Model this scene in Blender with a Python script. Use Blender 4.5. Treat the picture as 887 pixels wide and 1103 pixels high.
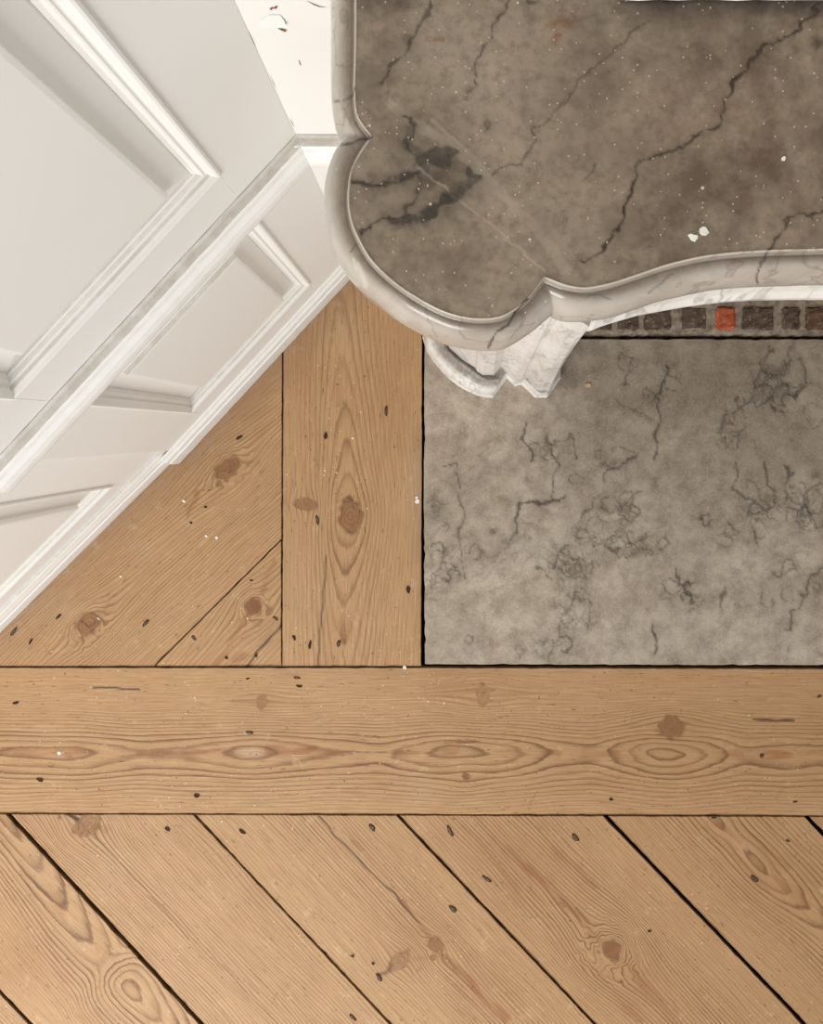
import bpy, bmesh, math, random
import numpy as np
from mathutils import Vector

random.seed(7)
RNG = np.random.RandomState(11)
for o in list(bpy.data.objects):
    bpy.data.objects.remove(o, do_unlink=True)
S = bpy.context.scene
COL = S.collection

# ------------------------------------------------------------------ camera, world, lights, exposure
H = 1.5            # camera height above the boards (m)
F = 960.0          # focal length in pixels of the 887 x 1103 frame
CX, CY = 465.0, 465.0   # point of the frame straight below the lens
cam_d = bpy.data.cameras.new('camera')
cam = bpy.data.objects.new('camera', cam_d)
COL.objects.link(cam)
cam.location = (0, 0, H)
cam.rotation_euler = (0, 0, 0)
cam_d.sensor_fit = 'HORIZONTAL'
cam_d.sensor_width = 36
cam_d.lens = 36 * F / 887
cam_d.shift_x = (443.5 - CX) / 887
cam_d.shift_y = -(551.5 - CY) / 887
cam_d.clip_start = 0.05
S.camera = cam

world = bpy.data.worlds.new('world')
S.world = world
world.use_nodes = True
wbg = world.node_tree.nodes['Background']
wbg.inputs[0].default_value = (1.0, 0.99, 0.975, 1)
wbg.inputs[1].default_value = 0.55

def area(name, loc, target, sx, sy, power, col):
    d = bpy.data.lights.new(name, 'AREA')
    d.shape = 'RECTANGLE'
    d.size, d.size_y = sx, sy
    d.energy = power
    d.color = col
    o = bpy.data.objects.new(name, d)
    COL.objects.link(o)
    o.location = loc
    o.rotation_euler = (Vector(target) - Vector(loc)).to_track_quat('-Z', 'Y').to_euler()
    return o
area('window_daylight', (-1.0, -2.2, 1.6), (0.0, 0.1, 0.4), 1.3, 1.6, 61, (1.0, 0.995, 0.985))

S.view_settings.view_transform = 'Standard'
S.view_settings.look = 'None'
S.view_settings.exposure = 0.06
S.view_settings.gamma = 1.0
S.view_settings.use_curve_mapping = False

# ------------------------------------------------------------------ helpers
def unp(p, h=0.0):
    """frame point -> place on the horizontal plane at height h"""
    k = (H - h) / F
    return ((p[0] - CX) * k, -(p[1] - CY) * k)

def lin(r, g, b):
    def c(x):
        x /= 255.0
        return x / 12.92 if x <= 0.04045 else ((x + 0.055) / 1.055) ** 2.4
    return (c(r), c(g), c(b), 1)

def new_mesh_obj(name, verts, faces, mat=None, parent=None, smooth=False):
    me = bpy.data.meshes.new(name)
    me.from_pydata([tuple(map(float, v)) for v in verts], [], [tuple(map(int, f)) for f in faces])
    me.update()
    if smooth:
        me.polygons.foreach_set('use_smooth', [True] * len(me.polygons))
    if mat: me.materials.append(mat)
    o = bpy.data.objects.new(name, me)
    COL.objects.link(o)
    if parent: o.parent = parent
    return o

def bm_obj(name, bm, mat=None, parent=None, smooth=False):
    bmesh.ops.recalc_face_normals(bm, faces=bm.faces)
    me = bpy.data.meshes.new(name)
    bm.to_mesh(me); bm.free()
    if smooth:
        me.polygons.foreach_set('use_smooth', [True] * len(me.polygons))
    if mat: me.materials.append(mat)
    o = bpy.data.objects.new(name, me)
    COL.objects.link(o)
    if parent: o.parent = parent
    return o

def tag(o, label=None, cat=None, group=None, kind=None):
    if label: o['label'] = label
    if cat: o['category'] = cat
    if group: o['group'] = group
    if kind: o['kind'] = kind
    return o

def vnoise(x, y, scale, seed, n=14):
    """smooth pseudo noise, about -1..1"""
    r = np.random.RandomState(seed)
    out = np.zeros_like(x, dtype=float)
    for i in range(n):
        a = r.uniform(0, 2 * np.pi); k = r.uniform(0.5, 1.6) / scale
        out += np.sin(2 * np.pi * k * (x * np.cos(a) + y * np.sin(a)) + r.uniform(0, 6.28))
    return out / math.sqrt(n) / 1.2

def seg_dist(x, y, pts):
    """distance to a polyline and arc position 0..1"""
    best = np.full(x.shape, 1e9); pos = np.zeros(x.shape)
    L = [0.0]
    for a, b in zip(pts[:-1], pts[1:]): L.append(L[-1] + math.hypot(b[0] - a[0], b[1] - a[1]))
    for i, (a, b) in enumerate(zip(pts[:-1], pts[1:])):
        dx, dy = b[0] - a[0], b[1] - a[1]; l2 = dx * dx + dy * dy + 1e-9
        t = np.clip(((x - a[0]) * dx + (y - a[1]) * dy) / l2, 0, 1)
        d = np.hypot(x - a[0] - t * dx, y - a[1] - t * dy)
        m = d < best
        best = np.where(m, d, best)
        pos = np.where(m, (L[i] + t * (L[i + 1] - L[i])) / L[-1], pos)
    return best, pos

def inside(x, y, poly):
    r = np.zeros(x.shape, bool)
    n = len(poly)
    for i in range(n):
        x0, y0 = poly[i]; x1, y1 = poly[(i + 1) % n]
        if y0 == y1: continue
        c = ((y0 > y) != (y1 > y)) & (x < (x1 - x0) * (y - y0) / (y1 - y0) + x0)
        r ^= c
    return r

def densify(poly, step, closed=True):
    out = []
    n = len(poly)
    for i in range(n if closed else n - 1):
        a, b = poly[i], poly[(i + 1) % n]
        k = max(1, int(math.hypot(b[0] - a[0], b[1] - a[1]) / step))
        for j in range(k):
            t = j / k
            out.append((a[0] + (b[0] - a[0]) * t, a[1] + (b[1] - a[1]) * t))
    if not closed: out.append(poly[-1])
    return out

def grid_fill(poly, xs, ys):
    """vertices (frame px) and quads that fill a polygon; rim vertices lie on it"""
    X, Y = np.meshgrid(xs, ys)
    ins = inside(X, Y, poly)
    cell = ins[:-1, :-1] | ins[1:, :-1] | ins[:-1, 1:] | ins[1:, 1:]
    used = np.zeros_like(ins)
    used[:-1, :-1] |= cell; used[1:, :-1] |= cell; used[:-1, 1:] |= cell; used[1:, 1:] |= cell
    out = used & ~ins
    ox, oy = X[out], Y[out]
    best = np.full(ox.shape, 1e18); bx = ox.copy(); by = oy.copy()
    n = len(poly)
    for i in range(n):
        a, b = poly[i], poly[(i + 1) % n]
        dx, dy = b[0] - a[0], b[1] - a[1]; l2 = dx * dx + dy * dy + 1e-12
        t = np.clip(((ox - a[0]) * dx + (oy - a[1]) * dy) / l2, 0, 1)
        qx, qy = a[0] + t * dx, a[1] + t * dy
        d = (ox - qx) ** 2 + (oy - qy) ** 2
        m = d < best
        best[m] = d[m]; bx[m] = qx[m]; by[m] = qy[m]
    X = X.copy(); Y = Y.copy()
    X[out] = bx; Y[out] = by
    idx = -np.ones(X.shape, int)
    idx[used] = np.arange(used.sum())
    j, i = np.nonzero(cell)
    quads = np.stack([idx[j, i], idx[j + 1, i], idx[j + 1, i + 1], idx[j, i + 1]], 1)
    return X[used], Y[used], quads

def offset_poly(poly, e):
    """outward offset of a frame-px polygon (any winding)"""
    n = len(poly)
    A = sum(poly[i][0] * poly[(i + 1) % n][1] - poly[(i + 1) % n][0] * poly[i][1] for i in range(n))
    sg = 1 if A > 0 else -1
    out = []
    for i in range(n):
        p, q, r = poly[i - 1], poly[i], poly[(i + 1) % n]
        n1 = (q[1] - p[1], -(q[0] - p[0])); n2 = (r[1] - q[1], -(r[0] - q[0]))
        l1 = math.hypot(*n1) or 1; l2 = math.hypot(*n2) or 1
        nx = n1[0] / l1 + n2[0] / l2; ny = n1[1] / l1 + n2[1] / l2
        l = math.hypot(nx, ny) or 1
        k = min(1.6, 2.0 / l) if l > 0.3 else 1
        out.append((q[0] + sg * e * k * nx / l, q[1] + sg * e * k * ny / l))
    return out

def slab(name, poly, z, thick, xs, ys, attrs, mat, parent=None, jitter=0.0, bevel=0.8, drop=0.0012, seed=1, relief=None, step=6):
    """a worn flat piece: dense top carrying attributes, eased edge, sides. poly in frame px at height z"""
    P = densify(poly, step)
    if jitter:
        q = np.array(P)
        d = vnoise(q[:, 0], q[:, 1], 22, seed) * jitter + vnoise(q[:, 0], q[:, 1], 7, seed + 5) * jitter * 0.6
        d = np.where(d > 0, d * 0.3, d)
        o1 = np.array(offset_poly(P, 1.0)) - q
        P = [tuple(v) for v in (q + o1 * d[:, None])]
    gx, gy, quads = grid_fill(P, xs, ys)
    n0 = len(gx)
    O = offset_poly(P, bevel)
    m = len(P)
    A = sum(P[i][0] * P[(i + 1) % m][1] - P[(i + 1) % m][0] * P[i][1] for i in range(m))
    px = np.concatenate([gx, [p[0] for p in P], [p[0] for p in O], [p[0] for p in O]])
    py = np.concatenate([gy, [p[1] for p in P], [p[1] for p in O], [p[1] for p in O]])
    k = (H - z) / F
    vz = np.concatenate([np.full(n0 + m, z), np.full(m, z - drop), np.full(m, z - thick)])
    if relief is not None: vz[:n0] += relief(gx, gy)
    co = np.stack([(px - CX) * k, -(py - CY) * k, vz], 1)
    faces = [tuple(f) for f in quads]
    i = np.arange(m); j = (i + 1) % m
    for base in (n0, n0 + m):
        q = np.stack([base + i, base + m + i, base + m + j, base + j], 1)
        if A > 0: q = q[:, ::-1]
        faces += [tuple(f) for f in q]
    o = new_mesh_obj(name, co, faces, mat, parent, smooth=False)
    me = o.data
    sm = np.zeros(len(me.polygons), bool); sm[:len(quads) + m] = True
    me.polygons.foreach_set('use_smooth', sm)
    for an, arr in attrs(px, py).items():
        if an == 'wb': arr[n0 + m:, 1] = np.maximum(arr[n0 + m:, 1], 0.6); arr[n0 + 2 * m:, 1] = 0.92
        at = me.attributes.new(an, 'FLOAT_VECTOR', 'POINT')
        at.data.foreach_set('vector', np.asarray(arr, np.float32).ravel())
    return o

# ------------------------------------------------------------------ node helpers
class NT:
    def __init__(s, name):
        s.m = bpy.data.materials.new(name); s.m.use_nodes = True
        s.t = s.m.node_tree; s.n = s.t.nodes; s.l = s.t.links
        s.b = s.n['Principled BSDF']
    def new(s, t, **kw):
        x = s.n.new(t)
        for k, v in kw.items(): setattr(x, k, v)
        return x
    def put(s, sock, v):
        if v is None: return
        if isinstance(v, bpy.types.NodeSocket): s.l.new(v, sock)
        else:
            try: sock.default_value = v
            except Exception: sock.default_value = (v, v, v)
    def math(s, op, a, b=None, c=None, clamp=False):
        x = s.new('ShaderNodeMath', operation=op); x.use_clamp = clamp
        s.put(x.inputs[0], a); s.put(x.inputs[1], b); s.put(x.inputs[2], c)
        return x.outputs[0]
    def vmath(s, op, a, b=None):
        x = s.new('ShaderNodeVectorMath', operation=op)
        s.put(x.inputs[0], a); s.put(x.inputs[1], b)
        return x.outputs['Value'] if op in ('LENGTH', 'DISTANCE', 'DOT_PRODUCT') else x.outputs[0]
    def mix(s, f, a, b, mode='MIX'):
        x = s.new('ShaderNodeMix', data_type='RGBA', blend_type=mode)
        s.put(x.inputs[0], f); s.put(x.inputs[6], a); s.put(x.inputs[7], b)
        return x.outputs[2]
    def attr(s, name):
        x = s.new('ShaderNodeAttribute', attribute_name=name)
        return x.outputs['Vector']
    def sep(s, v):
        x = s.new('ShaderNodeSeparateXYZ'); s.l.new(v, x.inputs[0])
        return x.outputs[0], x.outputs[1], x.outputs[2]
    def noise(s, vec, scale, detail=3, rough=0.55, dist=0.0, col=False):
        x = s.new('ShaderNodeTexNoise')
        s.put(x.inputs['Vector'], vec); x.inputs['Scale'].default_value = scale
        x.inputs['Detail'].default_value = detail; x.inputs['Roughness'].default_value = rough
        x.inputs['Distortion'].default_value = dist
        return x.outputs['Color'] if col else x.outputs['Fac']
    def voro(s, vec, scale, feature='F1', out='Distance', rnd=1.0):
        x = s.new('ShaderNodeTexVoronoi', feature=feature)
        s.put(x.inputs['Vector'], vec); x.inputs['Scale'].default_value = scale
        x.inputs['Randomness'].default_value = rnd
        return x.outputs[out]
    def ramp(s, f, pts, interp='LINEAR'):
        x = s.new('ShaderNodeValToRGB'); s.put(x.inputs[0], f)
        cr = x.color_ramp; cr.interpolation = interp
        while len(cr.elements) < len(pts): cr.elements.new(0.5)
        for e, (p, c) in zip(cr.elements, pts):
            e.position = p
            e.color = c if isinstance(c, tuple) else (c, c, c, 1)
        return x.outputs[0]
    def mapr(s, v, a, b, c=0.0, d=1.0):
        x = s.new('ShaderNodeMapRange'); x.clamp = True
        s.put(x.inputs[0], v)
        for i, q in zip((1, 2, 3, 4), (a, b, c, d)): x.inputs[i].default_value = q
        return x.outputs[0]
    def bump(s, h, strength, dist, normal=None):
        x = s.new('ShaderNodeBump'); x.inputs['Strength'].default_value = strength
        x.inputs['Distance'].default_value = dist
        s.put(x.inputs['Height'], h); s.put(x.inputs['Normal'], normal)
        return x.outputs[0]
    def out(s, col, rough=0.5, normal=None, spec=0.5):
        s.put(s.b.inputs['Base Color'], col); s.put(s.b.inputs['Roughness'], rough)
        s.put(s.b.inputs['Normal'], normal)
        s.b.inputs['Specular IOR Level'].default_value = spec
        return s.m
    def obj(s):
        return s.new('ShaderNodeTexCoord').outputs['Object']

# ------------------------------------------------------------------ materials
def wood_material():
    t = NT('old_pine')
    ring, cont, knot = t.sep(t.attr('wa'))
    heart, crack, pale = t.sep(t.attr('wb'))
    gr = t.attr('gr')
    tone, seedv, worn = t.sep(t.attr('wc'))
    sc = t.new('ShaderNodeMapping'); t.l.new(gr, sc.inputs[0]); sc.inputs['Scale'].default_value = (0.012, 0.16, 1)
    long1 = t.noise(sc.outputs[0], 1.0, 3)
    sf = t.new('ShaderNodeMapping'); t.l.new(gr, sf.inputs[0]); sf.inputs['Scale'].default_value = (0.03, 0.75, 1)
    fib = t.noise(sf.outputs[0], 1.0, 4, 0.6)
    sp = t.new('ShaderNodeMapping'); t.l.new(gr, sp.inputs[0]); sp.inputs['Scale'].default_value = (0.08, 0.5, 1)
    dash = t.noise(sp.outputs[0], 1.0, 2, 0.5)
    ringn = t.math('ADD', ring, t.math('MULTIPLY', t.math('SUBTRACT', long1, 0.5), 0.7))
    wob = t.noise(gr, 0.11, 2)
    ringn = t.math('ADD', ringn, t.math('MULTIPLY', t.math('SUBTRACT', wob, 0.5), 0.16))
    fr = t.math('FRACT', ringn)
    band = t.ramp(fr, [(0.0, 0.25), (0.10, 0.0), (0.5, 0.06), (0.74, 0.5), (0.88, 1.0), (1.0, 0.6)])
    lineid = t.math('FLOOR', ringn)
    wn = t.new('ShaderNodeTexWhiteNoise', noise_dimensions='1D'); t.put(wn.inputs['W'], lineid)
    amp = t.mapr(wn.outputs['Value'], 0, 1, 0.6, 1.1)
    fade = t.mapr(t.noise(gr, 0.018, 3), 0.3, 0.7, 0.75, 1.1)
    bnd = t.math('MULTIPLY', t.math('MULTIPLY', band, cont), t.math('MULTIPLY', amp, fade), clamp=True)
    big = t.noise(gr, 0.009, 3)
    base = t.mix(big, lin(197, 161, 119), lin(178, 141, 98))
    base = t.mix(t.mapr(long1, 0.35, 0.7), base, lin(184, 146, 104))
    base = t.mix(pale, base, lin(198, 172, 143))
    base = t.mix(heart, base, lin(146, 90, 54))
    col = t.mix(t.math('MULTIPLY', bnd, 0.97), base, lin(98, 62, 34))
    col = t.mix(t.mapr(fib, 0.35, 0.7, 0.0, 0.55), col, lin(134, 96, 62))
    kc = t.mix(t.noise(gr, 0.16, 3), lin(148, 98, 58), lin(92, 60, 38))
    col = t.mix(knot, col, kc)
    # fine dark pores, scuffs and spots of old paint
    pore = t.math('MULTIPLY', t.mapr(dash, 0.64, 0.72), t.mapr(t.noise(gr, 0.05, 2), 0.42, 0.56))
    col = t.mix(t.math('MULTIPLY', pore, 0.7), col, lin(84, 58, 38))
    spots = t.mapr(t.noise(gr, 0.30, 1), 0.735, 0.775)
    col = t.mix(t.math('MULTIPLY', spots, 0.75), col, lin(70, 50, 34))
    wsp = t.mapr(t.noise(t.vmath('ADD', gr, (431.0, 17.0, 3.0)), 0.33, 1), 0.745, 0.78)
    col = t.mix(t.math('MULTIPLY', wsp, t.mapr(t.noise(gr, 0.012, 2), 0.45, 0.6)), col, lin(222, 208, 190))
    dusty = t.math('MULTIPLY', worn, t.mapr(t.noise(gr, 0.09, 5, 0.7), 0.42, 0.62))
    col = t.mix(t.math('MULTIPLY', dusty, 0.7), col, lin(172, 146, 124))
    col = t.mix(t.math('MULTIPLY', worn, 0.5), col, lin(124, 92, 66))
    scr = t.mapr(t.noise(gr, 0.045, 6, 0.75), 0.6, 0.72)
    col = t.mix(t.math('MULTIPLY', scr, 0.3), col, lin(222, 196, 160))
    col = t.mix(crack, col, lin(52, 30, 15))
    col = t.mix(tone, col, lin(140, 98, 60))
    hgt = t.math('ADD', t.math('MULTIPLY', bnd, 0.5), t.math('MULTIPLY', fib, 0.45))
    hgt = t.math('SUBTRACT', hgt, t.math('MULTIPLY', crack, 0.5))
    nrm = t.bump(hgt, 0.4, 0.0006)
    rough = t.mapr(fib, 0.2, 0.8, 0.5, 0.68)
    return t.out(col, rough, nrm, 0.35)

def shelf_material():
    t = NT('grey_veined_marble_shelf')
    vein, blot, seam = t.sep(t.attr('ma'))
    rust, brown, soot = t.sep(t.attr('mb'))
    pos = t.obj()
    c1 = t.noise(pos, 9, 6, 0.6, 0.6)
    c2 = t.noise(pos, 34, 6, 0.65)
    c3 = t.noise(pos, 150, 4, 0.7)
    base = t.mix(t.mapr(c1, 0.3, 0.7), lin(158, 143, 125), lin(106, 92, 77))
    base = t.mix(t.mapr(brown, 0, 1, 0, 0.85), base, t.mix(t.mapr(c1, 0.3, 0.7), lin(124, 101, 81), lin(84, 65, 50)))
    base = t.mix(t.mapr(c2, 0.42, 0.66, 0, 0.6), base, lin(160, 145, 123))
    base = t.mix(t.mapr(c3, 0.45, 0.7, 0, 0.5), base, lin(88, 73, 58))
    fv = t.vmath('ADD', pos, t.vmath('SCALE', t.vmath('SUBTRACT', t.noise(pos, 26, 4, 0.6, col=True), (0.5, 0.5, 0.5)), None))
    base = t.mix(t.math('MULTIPLY', seam, t.mapr(c2, 0.3, 0.6, 0.45, 1)), base, lin(172, 157, 136))
    rmask = t.math('MULTIPLY', rust, t.mapr(t.noise(pos, 75, 5, 0.7), 0.36, 0.58))
    base = t.mix(t.math('MULTIPLY', rmask, 0.85), base, lin(122, 72, 34))
    bl = t.math('MULTIPLY', blot, t.mapr(t.noise(pos, 90, 4, 0.7), 0.25, 0.52, 0.62, 1.0), clamp=True)
    base = t.mix(t.math('MULTIPLY', bl, 0.92), base, lin(52, 46, 40))
    base = t.mix(t.math('MULTIPLY', soot, t.mapr(t.noise(pos, 60, 5, 0.65), 0.25, 0.6, 0.5, 1.0)), base, lin(52, 42, 35))
    vn = t.math('MULTIPLY', vein, t.mapr(c3, 0.25, 0.5, 0.55, 1.0), clamp=True)
    base = t.mix(vn, base, lin(48, 38, 30))
    # grit of fallen plaster
    v = t.voro(pos, 130, 'F1', 'Distance'); 
    rc = t.voro(pos, 130, 'F1', 'Color')
    r1, r2, r3 = t.sep(rc)
    speck = t.math('MULTIPLY', t.math('LESS_THAN', v, t.mapr(r2, 0, 1, 0.05, 0.15)), t.math('GREATER_THAN', r1, 0.91))
    base = t.mix(t.math('MULTIPLY', speck, 0.8), base, lin(214, 198, 174))
    v2 = t.voro(pos, 420, 'F1', 'Distance'); q1, q2, q3 = t.sep(t.voro(pos, 420, 'F1', 'Color'))
    sp2 = t.math('MULTIPLY', t.math('LESS_THAN', v2, 0.26), t.math('GREATER_THAN', q1, 0.93))
    base = t.mix(t.math('MULTIPLY', sp2, 0.6), base, lin(204, 188, 164))
    hgt = t.math('SUBTRACT', t.math('MULTIPLY', c3, 0.35), t.math('MULTIPLY', vein, 1.2))
    hgt = t.math('ADD', hgt, t.math('MULTIPLY', speck, 1.0))
    return t.out(base, t.mapr(c2, 0.3, 0.7, 0.42, 0.62), t.bump(hgt, 0.3, 0.0008), 0.3)

def rim_material():
    t = NT('polished_marble_edge')
    vein, blot, seam = t.sep(t.attr('ma'))
    pos = t.obj()
    g = t.new('ShaderNodeNewGeometry')
    nx, ny, nz = t.sep(g.outputs['Normal'])
    c1 = t.noise(pos, 20, 6, 0.62, 0.7)
    c2 = t.noise(pos, 70, 5, 0.65)
    base = t.mix(t.mapr(c1, 0.3, 0.7), lin(192, 184, 174), lin(160, 150, 139))
    dust = t.math('MULTIPLY', t.mapr(nz, 0.45, 0.98), t.mapr(c2, 0.2, 0.65, 0.6, 1.0))
    base = t.mix(dust, base, t.mix(c1, lin(134, 120, 103), lin(106, 91, 76)))
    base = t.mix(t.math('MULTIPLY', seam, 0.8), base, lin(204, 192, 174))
    vv = t.noise(t.vmath('ADD', pos, t.vmath('MULTIPLY', t.noise(pos, 12, 4, 0.6, col=True), (0.06, 0.06, 0.06))), 13, 3)
    line = t.math('SUBTRACT', 1.0, t.mapr(t.math('ABSOLUTE', t.math('SUBTRACT', vv, 0.5)), 0.0, 0.012))
    base = t.mix(t.math('MULTIPLY', line, 0.4), base, lin(98, 84, 70))
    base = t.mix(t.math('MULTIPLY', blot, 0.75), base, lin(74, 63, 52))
    base = t.mix(vein, base, lin(58, 47, 38))
    r1, r2, r3 = t.sep(t.voro(pos, 150, 'F1', 'Color'))
    speck = t.math('MULTIPLY', t.math('LESS_THAN', t.voro(pos, 150), 0.13), t.math('GREATER_THAN', r1, 0.9))
    base = t.mix(t.math('MULTIPLY', t.math('MULTIPLY', speck, t.mapr(nz, 0.4, 0.8)), 0.8), base, lin(220, 208, 190))
    hgt = t.math('SUBTRACT', t.math('MULTIPLY', c2, 0.15), vein)
    return t.out(base, t.mapr(nz, 0.75, 1.0, 0.14, 0.5), t.bump(hgt, 0.25, 0.0006), 0.5)

def white_marble():
    t = NT('white_veined_marble')
    pos = t.vmath('MULTIPLY', t.obj(), (1, 1, 0.3))
    c1 = t.noise(pos, 14, 5, 0.6)
    wv = t.vmath('ADD', pos, t.vmath('MULTIPLY', t.noise(pos, 16, 4, 0.6, col=True), (0.07, 0.07, 0.05)))
    def line(vec, sc, w):
        return t.math('SUBTRACT', 1.0, t.mapr(t.math('ABSOLUTE', t.math('SUBTRACT', t.noise(vec, sc, 3), 0.5)), 0.0, w))
    base = t.mix(t.mapr(c1, 0.35, 0.7), lin(232, 228, 222), lin(205, 199, 192))
    base = t.mix(t.math('MULTIPLY', line(wv, 15, 0.022), 0.55), base, lin(142, 136, 132))
    base = t.mix(t.math('MULTIPLY', line(t.vmath('ADD', wv, (3.1, 1.7, 0.4)), 30, 0.03), 0.35), base, lin(150, 142, 136))
    g = t.new('ShaderNodeNewGeometry'); nx, ny, nz = t.sep(g.outputs['Normal'])
    d = t.math('MULTIPLY', t.mapr(nz, 0.55, 1.0), t.mapr(t.noise(pos, 60, 4), 0.3, 0.6, 0.4, 1.0))
    base = t.mix(t.math('MULTIPLY', d, 0.75), base, lin(122, 106, 90))
    return t.out(base, 0.32, t.bump(t.noise(pos, 120, 3), 0.08, 0.0006), 0.45)

def hearth_material():
    t = NT('grey_fossil_marble')
    vein, mask, palem = t.sep(t.attr('ma'))
    rust, brown, soot = t.sep(t.attr('mb'))
    pos = t.obj()
    c1 = t.noise(pos, 6, 6, 0.62, 0.5)
    c2 = t.noise(pos, 30, 7, 0.68)
    c3 = t.noise(pos, 130, 5, 0.72)
    base = t.mix(t.mapr(c1, 0.3, 0.7), lin(194, 180, 162), lin(152, 138, 121))
    base = t.mix(t.mapr(c2, 0.40, 0.66, 0, 0.8), base, lin(118, 103, 87))
    base = t.mix(t.mapr(c3, 0.42, 0.7, 0, 0.5), base, lin(178, 164, 144))
    base = t.mix(t.math('MULTIPLY', brown, 0.7), base, lin(116, 99, 82))
    base = t.mix(t.math('MULTIPLY', palem, 0.6), base, lin(184, 173, 157))
    warp = t.vmath('MULTIPLY', t.vmath('SUBTRACT', t.noise(pos, 34, 3, 0.6, col=True), (0.5, 0.5, 0.5)), (0.022, 0.022, 0.0))
    wp = t.vmath('ADD', pos, warp)
    e1 = t.voro(wp, 22, 'DISTANCE_TO_EDGE', 'Distance')
    e2 = t.voro(wp, 46, 'DISTANCE_TO_EDGE', 'Distance')
    gate = t.mapr(t.noise(pos, 17, 3, 0.6), 0.36, 0.52)
    l1 = t.math('MULTIPLY', t.math('SUBTRACT', 1.0, t.mapr(e1, 0.008, 0.05)), gate)
    l2 = t.math('MULTIPLY', t.math('SUBTRACT', 1.0, t.mapr(e2, 0.012, 0.085)), t.mapr(t.noise(pos, 26, 3, 0.6), 0.40, 0.54))
    net = t.math('MULTIPLY', t.math('MAXIMUM', l1, l2), mask, clamp=True)
    smoke = t.math('MULTIPLY', mask, t.mapr(t.noise(wp, 38, 5, 0.7), 0.5, 0.72))
    base = t.mix(t.math('MULTIPLY', smoke, 0.75), base, lin(84, 74, 64))
    base = t.mix(t.math('MULTIPLY', net, 0.5), base, lin(62, 53, 44))
    base = t.mix(t.math('MULTIPLY', soot, t.mapr(c3, 0.3, 0.55, 0.4, 1.0)), base, lin(62, 55, 47))
    base = t.mix(t.math('MULTIPLY', vein, t.mapr(c3, 0.3, 0.5, 0.7, 1.0)), base, lin(38, 32, 27))
    base = t.mix(t.math('MULTIPLY', rust, 0.6), base, lin(120, 78, 52))
    r1, r2, r3 = t.sep(t.voro(pos, 260, 'F1', 'Color'))
    speck = t.math('MULTIPLY', t.math('LESS_THAN', t.voro(pos, 260), 0.16), t.math('GREATER_THAN', r1, 0.955))
    base = t.mix(t.math('MULTIPLY', speck, 0.7), base, lin(206, 195, 178))
    gra = t.noise(pos, 420, 3, 0.7)
    base = t.mix(t.mapr(gra, 0.5, 0.72, 0, 0.4), base, lin(104, 92, 78))
    base = t.mix(t.mapr(gra, 0.48, 0.28, 0, 0.3), base, lin(196, 184, 166))
    hgt = t.math('ADD', t.math('MULTIPLY', gra, 0.4), t.math('MULTIPLY', c3, 0.3))
    hgt = t.math('SUBTRACT', hgt, t.math('MULTIPLY', vein, 0.6))
    return t.out(base, 0.6, t.bump(hgt, 0.3, 0.0007), 0.3)

def paint_material():
    t = NT('old_white_paint')
    pos = t.obj()
    c1 = t.noise(pos, 5, 3)
    c2 = t.noise(pos, 90, 4, 0.6)
    base = t.mix(c1, lin(238, 237, 233), lin(232, 230, 225))
    g = t.new('ShaderNodeNewGeometry'); nx, ny, nz = t.sep(g.outputs['Normal'])
    upface = t.math('MULTIPLY', t.mapr(nz, 0.7, 0.95), t.mapr(t.noise(pos, 50, 5, 0.7), 0.35, 0.6, 0.6, 1.0))  # faces turned upward go beige, in uneven blotches
    base = t.mix(t.math('MULTIPLY', upface, 0.6), base, lin(168, 157, 140))
    st = t.new('ShaderNodeMapping'); t.l.new(pos, st.inputs[0]); st.inputs['Scale'].default_value = (1, 1, 0.15)
    brush = t.noise(st.outputs[0], 120, 3)
    hgt = t.math('ADD', t.math('MULTIPLY', c2, 0.5), t.math('MULTIPLY', brush, 0.4))
    return t.out(base, 0.42, t.bump(hgt, 0.10, 0.0008), 0.4)

def simple(name, c, rough=0.7, nscale=60, c2=None, bump=0.3, spec=0.3, metal=0):
    t = NT(name)
    pos = t.obj()
    n = t.noise(pos, nscale, 5, 0.65)
    col = t.mix(t.mapr(n, 0.3, 0.7), c, c2 if c2 else tuple(x * 0.7 for x in c[:3]) + (1,))
    t.b.inputs['Metallic'].default_value = metal
    return t.out(col, rough, t.bump(n, bump, 0.001), spec)

def brick_material(name, a, b, dust):
    t = NT(name)
    pos = t.obj()
    n = t.noise(pos, 70, 6, 0.7); m = t.noise(pos, 150, 5, 0.7)
    col = t.mix(t.mapr(n, 0.3, 0.7), a, b)
    col = t.mix(t.mapr(m, 0.57, 0.66, 0, dust), col, lin(176, 160, 140))
    return t.out(col, 0.9, t.bump(t.math('ADD', n, m), 0.7, 0.002), 0.2)

M_WOOD = wood_material(); M_SHELF = shelf_material(); M_RIM = rim_material(); M_WHITE = white_marble()
M_HEARTH = hearth_material(); M_PAINT = paint_material()
M_DARK = simple('dark_void', lin(26, 20, 16), 0.95, 30)
M_IRON = simple('rusty_iron', lin(122, 100, 80), 0.6, 500, lin(44, 34, 27), 0.5, 0.4, 0.2)
M_HOLE = simple('nail_hole', lin(64, 46, 32), 0.95, 300)
M_FLAKE = simple('plaster_white', lin(238, 234, 226), 0.7, 200, lin(220, 214, 204))
M_MORTAR = simple('sooty_mortar', lin(176, 160, 140), 0.95, 70, lin(104, 90, 76), 0.9)
M_BRICK_D = brick_material('sooty_brick', lin(116, 97, 82), lin(72, 58, 48), 0.7)
M_BRICK_M = brick_material('worn_brick', lin(120, 86, 68), lin(78, 62, 52), 0.7)
M_BRICK_R = brick_material('bright_red_brick', lin(200, 106, 72), lin(160, 78, 50), 0.5)
M_RUSTY = simple('exposed_brown_plaster', lin(150, 92, 66), 0.9, 300, lin(110, 66, 48))
M_CRUMB = simple('orange_chip', lin(196, 138, 88), 0.8, 300, lin(222, 196, 160))

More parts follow.
